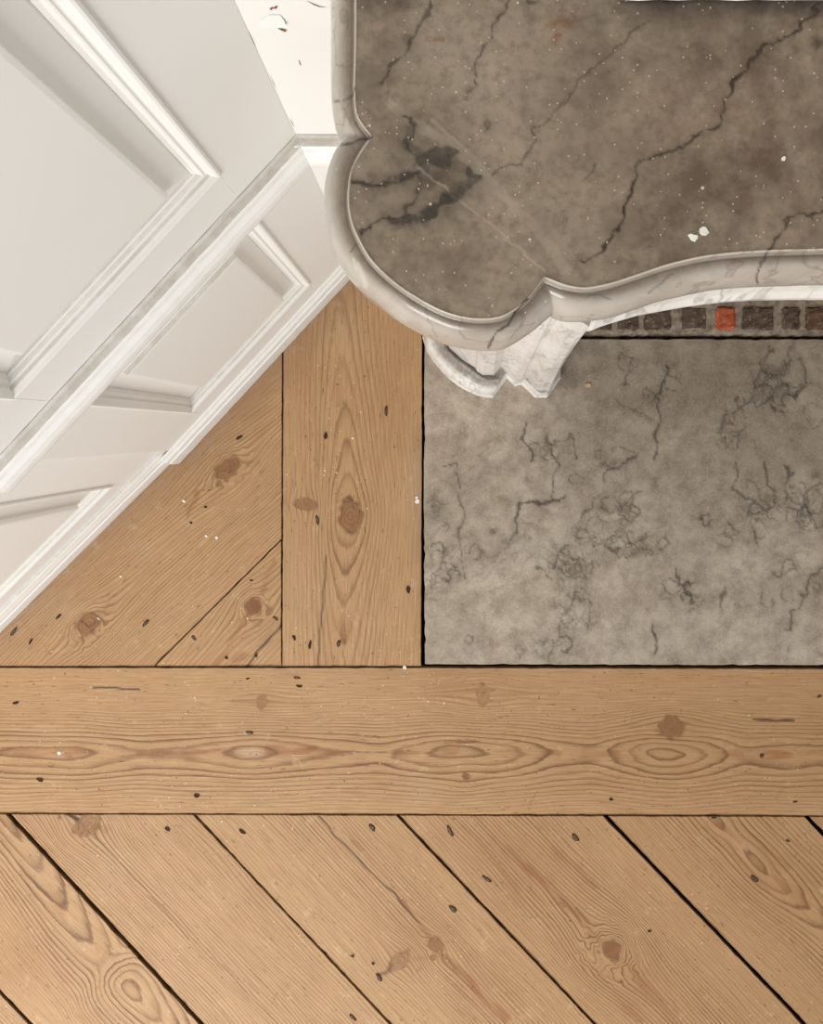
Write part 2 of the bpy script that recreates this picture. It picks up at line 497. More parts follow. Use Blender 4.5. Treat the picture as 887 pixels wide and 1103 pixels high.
# ------------------------------------------------------------------ the floor
SUB = new_mesh_obj('floor', [(-2.2, -2.2, -0.03), (2.6, -2.2, -0.03), (2.6, 0.9, -0.03), (-2.2, 0.9, -0.03)], [(0, 1, 2, 3)], M_DARK)
tag(SUB, kind='structure')

def cumul(ctrl):
    """ring count as a function of distance, from (distance, spacing) control points"""
    d = np.linspace(0, 900, 3600)
    sp = np.interp(d, [c[0] for c in ctrl], [c[1] for c in ctrl])
    c = np.concatenate([[0], np.cumsum((d[1:] - d[:-1]) / sp[1:])])
    return lambda q: np.sign(q) * np.interp(np.abs(q), d, c)

def wood_attrs(cfg):
    ang = cfg['dir']; ca, sa = math.cos(ang), math.sin(ang)
    def rot(x, y): return x * ca + y * sa, -x * sa + y * ca
    def f(px, py):
        s, v = rot(px, py)
        seed = cfg['seed']
        v0 = v + vnoise(s / 6.0, v, 40, seed) * cfg.get('wander', 2.0) * 0.7 + vnoise(s / 2.0, v, 60, seed + 3) * 0.7
        knotm = np.zeros_like(px); ringr = np.zeros_like(px); halo = np.zeros_like(px); near = np.zeros_like(px); rads = []
        for (kx, ky, rs, rv, Rs, Rv, amp, dark) in cfg.get('knots', []):
            ks, kv = rot(kx, ky)
            ds, dv = s - ks, v0 - kv
            r2 = (ds / Rs) ** 2 + (dv / Rv) ** 2
            g = np.exp(-r2)
            v0 = kv + dv * (1 - amp * g) + 0.0
            wob = 1 + 0.13 * vnoise(px, py, 14, seed + int(kx)) 
            rr = np.sqrt((ds / rs) ** 2 + ((v - kv) / rv) ** 2) * wob
            m = np.clip((1.12 - rr) / 0.22, 0, 1)
            knotm = np.maximum(knotm, m * dark)
            ringr = np.where(m > 0.2, rr * 3.2, ringr)
            halo = np.maximum(halo, np.exp(-((rr - 1.08) / 0.13) ** 2) * 0.85 * max(dark, 0.65) * np.clip(0.75 + 0.5 * vnoise(px, py, 12, seed + 77), 0, 1))
            near = np.maximum(near, np.exp(-r2 * 0.7))
            rads.append((rr, rs))
        cath = cfg.get('cath')
        vc = cfg.get('vc', 0.0)
        if cath:
            ck = np.array(cath['pts'], float)
            cs, cv = [], []
            for (x, y) in cath['line']:
                a, b = rot(x, y); cs.append(a); cv.append(b)
            vc = np.interp(s, cs, cv)
            ss = []
            for q in ck: ss.append(rot(q[0], q[1])[0])
            order = np.argsort(ss); ss = np.array(ss)[order]; ww = ck[order, 2]
            w = sum(np.interp(s + d, ss, ww) for d in (-9, -4, 0, 4, 9)) / 5
            a = v0 - vc
            asym = cath.get('asym', 0.0)
            a = a * (1 + asym * np.tanh(a / 10))
            q = np.sqrt(a * a + w * w)
            dist = np.abs(a)
        else:
            q = v0 - rot(*cfg['ref'])[1]
            dist = np.abs(q)
        ring = cumul(cfg['sp'])(q)
        for i_, (ext, dens) in cfg.get('radial', {}).items():
            rr, rs = rads[i_]
            ring = ring + dens * np.clip(ext - rr, 0, None) ** 2
        inner = knotm > 0.3
        ring = np.where(inner, ringr, ring)
        cont = np.interp(dist, [c[0] for c in cfg['cont']], [c[1] for c in cfg['cont']])
        cont = np.clip(cont + near * cfg.get('kcont', 0.35), 0, 1)
        heart = np.zeros_like(px)
        for (x0, y0, x1, y1, wd, a) in cfg.get('heart', []):
            d, p = seg_dist(px, py, [(x0, y0), (x1, y1)])
            d = d + vnoise(s / 6.0, v, 9, seed + 9) * wd * 0.55
            heart = np.maximum(heart, np.clip((wd - d) / (wd * 0.6), 0, 1) * a * np.clip(0.75 + 0.5 * vnoise(s / 3.0, v, 20, seed + 12), 0, 1))
        crack = halo * 0.75
        for (pts, wd, a) in cfg.get('cracks', []):
            wx = px + vnoise(px, py, 30, seed + 21) * 1.0; wy = py + vnoise(px, py, 30, seed + 22) * 1.0
            d, p = seg_dist(wx, wy, pts)
            crack = np.maximum(crack, np.clip((wd + 0.6 - d) / 1.1, 0, 1) * a)
        pale = np.zeros_like(px)
        for (x, y, rx, ry, a) in cfg.get('pale', []):
            pale = np.maximum(pale, np.exp(-((px - x) / rx) ** 2 - ((py - y) / ry) ** 2) * a)
        tone = np.full_like(px, cfg.get('tone', 0.0))
        for (x, y, rx, ry, a) in cfg.get('shade', []):
            tone = np.maximum(tone, np.exp(-((px - x) / rx) ** 2 - ((py - y) / ry) ** 2) * a)
        worn = np.zeros_like(px)
        for (x0, y0, x1, y1, wd, a) in cfg.get('worn', []):
            d, p = seg_dist(px, py, [(x0, y0), (x1, y1)])
            worn = np.maximum(worn, np.clip(1 - d / wd, 0, 1) * a)
        z = np.zeros_like(px)
        return {'wa': np.stack([ring, cont, knotm], 1), 'wb': np.stack([heart, np.clip(crack, 0, 1), pale], 1),
                'wc': np.stack([tone, z, worn], 1), 'gr': np.stack([s + seed * 137.0, v0 + seed * 31.0, z + seed], 1)}
    return f

def board(poly, cfg, sp=1.7, jitter=0.7, nails=(), z=0.0):
    jitter *= 0.45
    x0 = min(p[0] for p in poly); x1 = max(p[0] for p in poly); y0 = min(p[1] for p in poly); y1 = max(p[1] for p in poly)
    def axis(a, b, lo, hi):
        pts = []
        c = a - 1.0
        while c < b + 6:
            pts.append(c)
            c += sp if lo < c < hi else 12.0
        return np.array(pts)
    xs = axis(x0, x1, -20, 905); ys = axis(y0, y1, -20, 1120)
    def relief(gx, gy): return vnoise(gx, gy, 150, cfg['seed'] + 40) * 0.0006 - 0.0006
    o = slab('floorboard', poly, z, 0.024, xs, ys, wood_attrs(cfg), M_WOOD, SUB, jitter=jitter, bevel=0.7, drop=0.0016, seed=cfg['seed'], relief=relief)
    for (x, y, rl, rw, deg, kind) in nails: nail(o, x, y, rl * 0.86, rw * 0.8, deg, kind)
    return o

def nail(par, x, y, rl, rw, deg, kind):
    """the worn oval head of a cut nail, or the open hole of a lost one, set in its board"""
    k = H / F
    bm = bmesh.new()
    n = 12
    c = (math.cos(math.radians(deg)), math.sin(math.radians(deg)))
    def ring(f, z):
        vs = []
        for i in range(n):
            a = 2 * math.pi * i / n
            w = 1 + 0.18 * math.sin(a * 2 + x) + 0.1 * math.sin(3 * a + y)
            u, v = rl * f * math.cos(a) * w, rw * f * math.sin(a) * w
            px, py = x + u * c[0] - v * c[1], y + u * c[1] + v * c[0]
            vs.append(bm.verts.new(((px - CX) * k, -(py - CY) * k, z)))
        return vs
    if kind == 'hole':
        r1 = ring(1.0, 0.0003); r2 = ring(0.72, 0.0004); r3 = ring(0.5, 0.0002)
    else:
        r1 = ring(1.15, 0.0003); r2 = ring(0.78, 0.0005); r3 = ring(0.6, 0.0012)
    for a, b in ((r1, r2), (r2, r3)):
        for i in range(n): bm.faces.new([a[i], a[(i + 1) % n], b[(i + 1) % n], b[i]])
    bm.faces.new(r3)
    o = bm_obj('nail_hole' if kind == 'hole' else 'nail', bm, M_HOLE, par)
    if kind != 'hole':
        o.data.materials.append(M_IRON)
        for p in o.data.polygons[n:]: p.material_index = 1
    return o

D45 = math.radians(-45)
# long border board
board([(-420, 719.6), (452, 719.8), (1480, 722.4), (1480, 879.6), (887, 878.4), (620, 877.2), (4, 875.6), (-420, 874.5)],
      dict(dir=0.0, seed=1, ref=(0, 811), wander=1.6,
           cath=dict(line=[(-420, 809), (60, 811), (270, 811), (500, 811), (715, 811), (900, 813), (1480, 811)], asym=-0.12,
                     pts=[(-420, 811, 20), (-80, 811, 15), (10, 811, 6), (70, 811, 1), (112, 811, 10), (150, 811, 15), (205, 811, 13), (248, 811, 7), (270, 811, 2), (300, 811, 8),
                          (345, 811, 14), (410, 811, 17), (440, 811, 12), (490, 811, 2), (545, 811, 11), (592, 811, 21), (640, 811, 24), (680, 811, 15), (715, 811, 1), (760, 811, 15),
                          (800, 811, 24), (850, 811, 21), (890, 811, 23), (960, 811, 5), (1100, 811, 20), (1480, 811, 10)]),
           sp=[(0, 9), (12, 7), (22, 5.0), (36, 3.9), (55, 3.4), (70, 4.5), (120, 5)],
           cont=[(0, 1.0), (24, 1.0), (38, 0.62), (55, 0.35), (70, 0.15), (110, 0.12)],
           knots=[(282, 755.6, 5, 7, 30, 14, 0.6, 0.5), (520.7, 749, 6.5, 11, 46, 20, 0.7, 0.35), (724, 783.6, 13, 11, 40, 18, 0.7, 0.85), (502.5, 837, 4, 3.6, 24, 14, 0.65, 0.9)],
           heart=[(18, 812, 74, 812, 5, 0.65), (60, 808, 104, 808, 5, 0.6), (150, 811, 250, 811, 4, 0.75), (288, 810, 336, 810, 6, 0.8), (336, 811, 378, 811, 4, 0.6), (425, 811, 455, 811, 3, 0.6), (480, 799, 512, 799, 3, 0.7), (480, 811, 492, 811, 4, 0.5),
                  (590, 811, 602, 812, 5, 0.6), (628, 811, 664, 811, 5.5, 0.6), (784, 811, 798, 811, 5, 0.6), (818, 812, 850, 813, 5, 0.7), (862, 812, 887, 812, 4, 0.4), (250, 755, 276, 756, 2.4, 0.4), (288, 757, 345, 757, 2.0, 0.5), (455, 749, 512, 750, 3, 0.4), (530, 748, 600, 747, 3, 0.4)],
           cracks=[([(100, 742), (120, 741), (150, 743)], 0.9, 0.9), ([(812, 775), (834, 776), (855, 775.5)], 1.2, 1.0), ([(375, 811), (425, 811)], 0.5, 0.6), ([(527, 777), (548, 770)], 0.4, 0.5), ([(570, 872), (579, 852)], 0.4, 0.5), ([(838, 860), (847, 848)], 0.4, 0.5), ([(494, 800), (517, 799)], 0.8, 0.6)],
           pale=[(270, 811, 14, 6, 0.6), (450, 850, 14, 14, 0.3), (75, 816, 10, 4, 0.5)],
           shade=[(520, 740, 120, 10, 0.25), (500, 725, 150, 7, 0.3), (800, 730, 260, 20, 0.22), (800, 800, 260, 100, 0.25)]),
      nails=[(17, 757, 5, 1.6, -12, 'hole'), (43, 840, 5, 2.2, 10, 'hole'), (212, 857, 4.5, 2.4, 5, 'hole'), (267, 731, 2.5, 1.2, 0, 'hole'), (320, 730, 4, 1.4, 0, 'nail'), (322.5, 739, 3.6, 2, 10, 'hole'),
             (269, 789, 5, 1.4, 5, 'nail'), (658.6, 861, 3, 1.8, 0, 'hole'), (857, 863.6, 2.8, 1.2, 0, 'hole'), (821, 814, 2.6, 2.2, 0, 'nail'), (883, 750, 2.4, 1.6, 0, 'nail')])

# short board between the panelling and the hearth
board([(305.6, 372), (391, 281), (454.6, 281), (454.2, 520), (453.2, 717.2), (304.6, 717.2)],
      dict(dir=math.pi / 2, seed=2, ref=(372, 500), wander=1.4,
           cath=dict(line=[(366, 280), (368, 390), (374, 500), (377, 555), (371, 650), (369, 720)],
                     pts=[(0, 280, 31), (0, 345, 27), (0, 392, 24), (0, 430, 20), (0, 470, 15), (0, 505, 11), (0, 553, 2), (0, 592, 10), (0, 612, 14), (0, 640, 18), (0, 680, 23), (0, 720, 27)]),
           sp=[(0, 5), (12, 5), (26, 4.6), (34, 4), (60, 4.5), (100, 5)],
           cont=[(0, 0.58), (26, 0.5), (40, 0.4), (55, 0.24), (90, 0.15)],
           knots=[(377.6, 556, 18, 11, 45, 20, 0.55, 0.7), (330, 543, 6, 11, 14, 16, 0.5, 0.6)], kcont=0.4,
           heart=[(370, 664, 371, 690, 4, 0.7), (333, 448, 330, 470, 8, 0.22), (367, 420, 366, 434, 5, 0.25), (307, 520, 309, 540, 4, 0.3), (342, 470, 343, 500, 4, 0.2)],
           cracks=[([(351, 600), (349, 640), (345, 680), (343, 717)], 0.9, 0.7), ([(366, 434), (371, 438), (369, 444), (364, 444), (362, 438), (366, 434)], 0.25, 0.45), ([(305, 536), (309, 543), (313, 536), (315, 515)], 0.2, 0.4), ([(339, 495), (343, 504), (348, 500), (349, 478)], 0.2, 0.45), ([(371, 717), (371, 690)], 0.4, 0.5)],
           pale=[(372, 355, 25, 18, 0.25), (447, 520, 10, 45, 0.45), (330, 620, 20, 60, 0.15)],
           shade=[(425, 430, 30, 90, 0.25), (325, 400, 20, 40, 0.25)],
           worn=[(304, 384, 380, 300, 34, 0.55), (455, 470, 452, 600, 16, 0.6), (455, 600, 452, 717, 8, 0.5)]),
      nails=[(351, 469.3, 5, 2.2, 85, 'hole'), (416, 442.6, 5, 2, 88, 'nail'), (317, 686.7, 3.6, 2.2, 80, 'hole'), (334, 694.4, 5, 2.2, 95, 'hole'), (365, 693, 3.4, 2.6, 90, 'nail'), (440, 635, 4.4, 3, 70, 'hole'), (342, 560, 5, 2, 85, 'nail')])

# corner board cut to the panelling
board([(303.6, 374), (190, 494), (178, 496), (-46, 717.2), (165.5, 717.2), (302.9, 580.2)],
      dict(dir=math.radians(-42), seed=3, ref=(150, 620), wander=3.0,
           radial={0: (2.6, 0.7), 1: (2.8, 0.7)}, sp=[(0, 3.7), (60, 3.5), (200, 3.8)], cont=[(0, 0.5), (30, 0.55), (80, 0.4), (150, 0.25)],
           knots=[(245, 505, 15, 9, 52, 26, 0.78, 0.75), (95, 672, 14, 9.5, 52, 28, 0.78, 0.7)], kcont=0.4,
           heart=[(203, 556, 213, 530, 4, 0.5), (222, 545, 232, 530, 6, 0.2)],
           cracks=[([(200, 560), (212, 530), (214, 515)], 0.3, 0.4), ([(88, 668), (96, 676), (104, 668)], 0.5, 0.8), ([(238, 508), (247, 503), (256, 498)], 0.4, 0.5)],
           pale=[(150, 590, 18, 10, 0.3), (200, 562, 10, 6, 0.35), (60, 655, 50, 14, 0.2)],
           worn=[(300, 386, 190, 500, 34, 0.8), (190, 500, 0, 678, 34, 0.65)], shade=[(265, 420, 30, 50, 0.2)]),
      nails=[(14.7, 680.6, 5, 2, -50, 'nail'), (33, 691, 3.6, 1.8, -60, 'hole'), (63, 664, 4.5, 1.8, -50, 'hole'), (157, 671, 5, 2, -55, 'nail'), (257.8, 471.3, 4.6, 2, -38, 'hole'), (221.5, 546, 2, 1.6, 0, 'hole'), (206, 563, 2.2, 1.4, 0, 'hole')])

# small triangular piece beside it
board([(168, 717.2), (302.7, 583.0), (302.7, 717.2)],
      dict(dir=math.radians(-47), seed=4, ref=(235, 660), wander=2.5, radial={0: (3.2, 0.6)}, sp=[(0, 5), (60, 4.5)], cont=[(0, 0.5), (40, 0.4), (90, 0.25)],
           knots=[(273, 653, 8.5, 7.5, 30, 22, 0.72, 1.0)], kcont=0.45,
           heart=[(268, 664, 248, 690, 4, 0.55), (248, 690, 232, 716, 5, 0.6), (252, 712, 262, 706, 6, 0.5), (282, 635, 296, 606, 4, 0.5)],
           cracks=[([(267, 718), (276, 704), (288, 690), (304, 671)], 1.1, 0.95)]),
      nails=[(208.7, 687, 2.8, 2.2, 45, 'nail'), (244, 708.5, 2.4, 1.8, 0, 'hole'), (276, 706, 2.6, 1.6, 60, 'hole'), (297, 666, 3, 2, 40, 'nail'), (271, 625, 2, 1.6, 0, 'hole')])

# diagonal boards
TOPS = {-3: -842, -2: -622, -1: -400, 0: -180, 1: 9.0, 2: 209.5, 3: 429, 4: 653, 5: 870, 6: 1090, 7: 1310}
SLOP = {-3: 1.066, -2: 1.066, -1: 1.066, 0: 1.066, 1: 1.085, 2: 1.066, 3: 1.058, 4: 1.045, 5: 1.04, 6: 1.04, 7: 1.04}
GAP = {-3: 3, -2: 3, -1: 3, 0: 4.2, 1: 5.2, 2: 2.6, 3: 3.6, 4: 5.4, 5: 5.4, 6: 4, 7: 4}
YB = 1360.0
def yt(x): return 877.4 + (x / 887.0) * 2.8
def diag(i, cfg, nails=()):
    a, b = TOPS[i] + GAP[i] * 0.62, TOPS[i + 1] - GAP[i + 1] * 0.62
    ya, yb = yt(a), yt(b)
    xa = a + (YB - ya) / SLOP[i]; xb = b + (YB - yb) / SLOP[i + 1]
    return board([(a, ya), (b, yb), (xb, YB), (xa, YB)], cfg, nails=nails, jitter=0.9, z=0.0)
DA = math.atan2(1.06, 1.0)
FINE = dict(sp=[(0, 3.6), (40, 3.3), (80, 4), (200, 4)], cont=[(0, 0.75), (60, 0.6), (120, 0.45)])
diag(-3, dict(dir=DA, seed=20, ref=(-500, 1000), **FINE))
diag(-2, dict(dir=DA, seed=21, ref=(-300, 1000), **FINE))
diag(-1, dict(dir=DA, seed=22, ref=(-80, 1000), **FINE))
diag(0, dict(dir=DA, seed=5, ref=(70, 1000), wander=1.5,
             cath=dict(line=[(-60, 800), (24, 905), (75, 985), (112, 1035), (140, 1065), (260, 1195)], asym=0.12,
                       pts=[(-60, 800, 0), (0, 870, 4), (24, 905, 9), (45, 945, 17), (72, 985, 24), (100, 1020, 30), (118, 1040, 35), (128, 1053, 12), (140, 1065, 1), (152, 1078, 9), (190, 1120, 22), (260, 1195, 40)]),
             sp=[(0, 9), (20, 7), (34, 5.4), (60, 3.9), (100, 4)], cont=[(0, 1), (48, 1.0), (64, 0.6), (90, 0.3), (140, 0.2)],
             heart=[(60, 975, 68, 985, 4, 0.3), (105, 1018, 112, 1026, 4, 0.3)], pale=[(40, 935, 8, 12, 0.3), (85, 1010, 10, 10, 0.3)],
             shade=[(20, 1040, 40, 40, 0.25)]))
diag(1, dict(dir=DA, seed=6, ref=(150, 980), wander=2.5, sp=[(0, 3.4), (60, 3.3), (100, 3.8)], cont=[(0, 0.8), (50, 0.7), (120, 0.5)],
             knots=[(96, 888, 10, 14, 34, 30, 0.75, 0.55), (84, 893, 6, 6, 20, 14, 0.5, 0.6)], kcont=0.35,
             cracks=[([(72, 877), (78, 880), (83, 883)], 2.4, 0.9), ([(93, 894), (125, 925), (160, 962), (205, 1012)], 0.4, 0.6), ([(240, 1040), (300, 1103)], 0.4, 0.4), ([(165, 965), (240, 1045)], 0.6, 0.25), ([(62, 877), (65, 883)], 0.8, 0.8)],
             heart=[(95, 890, 118, 893, 4, 0.5)], pale=[(125, 930, 18, 22, 0.3)], shade=[(290, 970, 60, 60, 0.15)]),
     nails=[(180.5, 893, 4.6, 2, 40, 'hole'), (380, 1096, 5, 1.8, 50, 'nail')])
diag(2, dict(dir=DA, seed=7, ref=(395, 940), wander=1.6, radial={1: (2.4, 0.6)}, sp=[(0, 3.6), (30, 3.6), (60, 3.8), (120, 4.2)], cont=[(0, 0.95), (25, 0.75), (45, 0.5), (80, 0.38), (160, 0.3)],
             knots=[(430, 1036, 7, 13, 22, 24, 0.5, 0.5), (470, 1018, 9, 7, 36, 16, 0.7, 0.7), (468, 1031, 3, 3, 8, 8, 0.4, 0.6)], kcont=0.4,
             heart=[(432, 968, 465, 1012, 3.5, 0.7), (476, 1028, 545, 1100, 5, 0.7), (380, 905, 430, 960, 3, 0.45), (490, 1060, 530, 1103, 3, 0.4), (405, 935, 425, 957, 3, 0.3), (440, 1034, 466, 1030, 4, 0.3)],
             cracks=[([(340, 876), (385, 925), (425, 963), (452, 994)], 0.8, 0.85), ([(240, 875), (258, 893)], 0.3, 0.5), ([(478, 1028), (500, 1056), (545, 1103)], 0.4, 0.5), ([(421, 1040), (416, 1047), (410, 1050)], 1.5, 0.6)],
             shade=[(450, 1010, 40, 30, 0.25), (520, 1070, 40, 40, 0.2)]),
     nails=[(261, 895.7, 5, 2.2, 45, 'hole'), (401, 891.5, 5.4, 2.2, 45, 'nail'), (408.5, 1053, 5, 2.2, 48, 'nail'), (488, 979, 6, 2.4, 48, 'nail'), (380, 1030, 2.4, 1.4, 30, 'hole'), (402, 1038, 2, 1.6, 0, 'hole')])
diag(3, dict(dir=DA, seed=8, ref=(600, 955), wander=2.5, radial={0: (4.6, 0.42)}, tone=0.12, sp=[(0, 4.0), (30, 3.8), (60, 3.8), (140, 4.4)], cont=[(0, 1.0), (26, 1.0), (45, 0.75), (60, 0.45), (120, 0.32)],
             knots=[(660, 1023, 9.5, 9, 44, 32, 0.92, 0.95), (606, 975, 3, 2, 26, 10, 0.6, 0.3)], kcont=0.6,
             heart=[(512, 880, 545, 915, 4, 0.6), (545, 915, 590, 955, 6, 0.75), (585, 950, 645, 1010, 5, 0.7), (672, 1036, 715, 1085, 6, 0.65), (710, 1080, 740, 1110, 7, 0.6), (600, 915, 640, 955, 6, 0.4), (500, 890, 560, 960, 3, 0.35), (640, 1045, 690, 1100, 4, 0.4)],
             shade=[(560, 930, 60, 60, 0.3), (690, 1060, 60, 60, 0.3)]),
     nails=[(485, 895, 6, 2.4, 60, 'nail'), (524.6, 946.8, 6, 2, 40, 'nail'), (620, 902, 6, 2.4, 55, 'nail'), (700, 1003, 2.4, 1.6, 0, 'hole')])
diag(4, dict(dir=DA, seed=9, ref=(815, 930), wander=1.6,
             cath=dict(line=[(690, 795), (770, 882), (830, 945), (880, 990), (1000, 1120)], asym=0.1,
                       pts=[(690, 795, 4), (772, 885, 3), (790, 903, 10), (815, 930, 4), (838, 955, 9), (862, 978, 17), (900, 1012, 26), (1000, 1120, 34)]),
             tone=0.15, sp=[(0, 7), (18, 5.4), (34, 4.2), (60, 3.8), (140, 4.4)], cont=[(0, 1), (35, 0.95), (52, 0.6), (75, 0.3), (120, 0.2)],
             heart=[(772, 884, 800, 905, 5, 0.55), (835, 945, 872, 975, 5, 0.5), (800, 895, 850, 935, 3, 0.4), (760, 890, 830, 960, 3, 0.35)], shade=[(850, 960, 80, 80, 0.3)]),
     nails=[(813, 946.6, 4.6, 3, 50, 'nail'), (849, 905.6, 2.6, 1.4, 20, 'hole'), (769.5, 880.6, 3.4, 1.5, 0, 'hole')])
diag(5, dict(dir=DA, seed=10, ref=(980, 960), tone=0.25, **FINE))
diag(6, dict(dir=DA, seed=11, ref=(1200, 960), tone=0.2, **FINE))

# ------------------------------------------------------------------ stone pieces: pattern fields
def stone_field(veins, blots, seams, rusts, browns, soots, seed, warp=2.0):
    def f(px, py):
        wx = px + vnoise(px, py, 26, seed) * warp + vnoise(px, py, 9, seed + 1) * warp * 0.45
        wy = py + vnoise(px, py, 26, seed + 2) * warp + vnoise(px, py, 9, seed + 3) * warp * 0.45
        z = np.zeros_like(px)
        vein, blot, seam, rust, brown, soot = (z.copy() for _ in range(6))
        for (pts, w, a) in veins:
            d, p = seg_dist(wx, wy, pts)
            ww = w * (1 + 0.5 * vnoise(px, py, 30, seed + 7))
            core = np.clip((ww + 0.8 - d) / 1.3, 0, 1)
            vein = np.maximum(vein, core * a)
            soot = np.maximum(soot, np.exp(-(d / (w * 2.5 + 2)) ** 2) * 0.22 * a)
        for (pts, w, a) in blots:
            d, p = seg_dist(wx, wy, pts)
            ww = w * (1 + 0.35 * vnoise(px, py, 22, seed + 8))
            blot = np.maximum(blot, np.clip((ww + 1.5 - d) / 3.4, 0, 1) * a)
            blot = np.maximum(blot, np.exp(-(d / (w * 2.0 + 3)) ** 2) * 0.36 * a)
        for (pts, w, a) in seams:
            d, p = seg_dist(wx * 0.5 + px * 0.5, wy * 0.5 + py * 0.5, pts)
            seam = np.maximum(seam, np.clip((w - d) / (w * 0.5 + 0.3), 0, 1) * a)
        def blobs(lst, arr):
            for (x, y, rx, ry, a) in lst:
                arr = np.maximum(arr, np.exp(-((wx - x) / rx) ** 2 - ((wy - y) / ry) ** 2) * a)
            return arr
        rust = blobs(rusts, rust); brown = blobs(browns, brown); soot = blobs(soots, soot)
        return {'ma': np.stack([vein, np.clip(blot, 0, 1), seam], 1), 'mb': np.stack([rust, np.clip(brown, 0, 1), np.clip(soot, 0, 1)], 1)}
    return f

# ------------------------------------------------------------------ hearth slab
XC = 0.60                       # centre line of the chimneypiece
HR = XC * F / H * 2 + 2 * CX - 457.5
hv = [([(566, 453), (563, 474), (574, 486), (572, 499)], 0.9, 0.85), ([(591, 474), (596, 489), (599, 511), (593, 537)], 0.7, 0.8), ([(597, 480), (603, 478), (614, 466), (619, 486), (622, 492)], 0.6, 0.75),
      ([(556, 560), (561, 542), (575, 540), (591, 541), (609, 532)], 1.6, 0.8), ([(561, 545), (557, 567), (548, 587)], 0.8, 0.75), ([(685, 491), (672, 500), (652, 509), (650, 522)], 0.9, 0.8), ([(684, 489), (676, 482), (660, 484)], 0.5, 0.6),
      ([(478, 501), (490, 499), (497, 531), (499, 562), (493, 582), (503, 622)], 0.5, 0.75), ([(490, 585), (478, 605), (466, 622)], 0.5, 0.6), ([(720, 395), (716, 408), (709, 423), (712, 456), (708, 470), (707, 495)], 0.9, 0.8),
      ([(660, 430), (690, 444), (704, 452)], 0.4, 0.6), ([(829, 372), (826, 390), (817, 405), (816, 420), (806, 435)], 0.6, 0.7), ([(853, 372), (850, 402), (838, 402), (826, 410)], 0.5, 0.6), ([(844, 436), (850, 428), (860, 424), (868, 412), (880, 412)], 1.0, 0.75),
      ([(782, 448), (776, 470), (784, 482), (792, 470), (802, 462)], 0.5, 0.6), ([(795, 500), (790, 525), (800, 534), (815, 542), (825, 550)], 0.7, 0.75), ([(826, 498), (825, 520), (835, 530), (833, 545), (824, 548)], 0.8, 0.75), ([(848, 500), (853, 512), (846, 520), (847, 540), (858, 553), (870, 556)], 0.8, 0.75),
      ([(887, 522), (872, 526), (866, 540), (872, 552)], 0.8, 0.7), ([(728, 610), (730, 630), (738, 634), (748, 622)], 0.9, 0.75), ([(738, 634), (745, 648)], 1.2, 0.8), ([(738, 632), (722, 645), (714, 648)], 0.6, 0.5), ([(702, 672), (708, 690), (706, 704)], 1.1, 0.8), ([(780, 632), (779, 648), (776, 660)], 0.6, 0.6),
      ([(887, 610), (872, 620), (868, 640), (856, 660), (850, 680), (846, 682)], 0.8, 0.7), ([(849, 695), (850, 708)], 0.6, 0.5), ([(634, 690), (630, 705), (586, 712)], 0.0, 0.0), ([(621, 580), (625, 560), (640, 540), (650, 532)], 0.5, 0.7), ([(668, 555), (674, 540), (690, 528)], 0.6, 0.6),
      ([(605, 590), (610, 600), (622, 602), (626, 615), (612, 622), (604, 612)], 0.7, 0.7), ([(578, 612), (584, 618), (592, 622)], 0.9, 0.7), ([(622, 635), (616, 650), (606, 665), (600, 690), (590, 712)], 0.6, 0.6), ([(634, 640), (638, 660), (630, 680)], 0.5, 0.5),
      ([(500, 690), (506, 686), (512, 688), (510, 694), (503, 696), (500, 690)], 0.4, 0.6), ([(556, 700), (562, 694), (566, 698), (560, 706), (556, 700)], 0.4, 0.6), ([(814, 572), (816, 585)], 1.0, 0.7), ([(572, 575), (560, 590), (540, 608), (512, 628)], 0.3, 0.4), ([(505, 628), (530, 605), (552, 586), (566, 574)], 0.25, 0.35), ([(573, 600), (555, 620), (530, 640)], 0.3, 0.35)]
_r = random.Random(21)
for (cx_, cy_, n_, sp_, r0_, r1_) in [(611, 600, 8, 16, 4, 9), (641, 578, 7, 16, 4, 10), (672, 558, 5, 12, 4, 9), (812, 548, 7, 16, 5, 11), (866, 545, 6, 14, 6, 12), (826, 415, 7, 24, 6, 13), (788, 460, 3, 20, 5, 10), (470, 610, 6, 14, 4, 9), (490, 580, 3, 14, 5, 10), (620, 655, 5, 18, 4, 9), (600, 700, 4, 14, 4, 8), (688, 592, 4, 12, 4, 8), (712, 410, 4, 18, 5, 9), (860, 640, 4, 18, 5, 10), (735, 640, 3, 20, 6, 10), (596, 478, 3, 10, 3, 7), (650, 500, 3, 16, 4, 8), (800, 600, 3, 30, 6, 10), (1000, 500, 10, 60, 6, 12)]:
    for q_ in range(n_):
        x_, y_ = cx_ + _r.gauss(0, sp_ * 1.0), cy_ + _r.gauss(0, sp_ * 1.0); rr_ = _r.uniform(r0_, r1_); a0_ = _r.uniform(0, 6.28); span_ = _r.uniform(3.2, 6.3); st_ = _r.uniform(0.7, 1.5)
        pts_ = [(x_ + rr_ * _r.uniform(.75, 1.2) * math.cos(a0_ + span_ * k_ / 7), y_ + rr_ * st_ * _r.uniform(.75, 1.2) * math.sin(a0_ + span_ * k_ / 7)) for k_ in range(8)]
        if min(p_[1] for p_ in pts_) > 366: hv.append((pts_, _r.uniform(0.25, 0.8), _r.uniform(0.4, 0.8)))
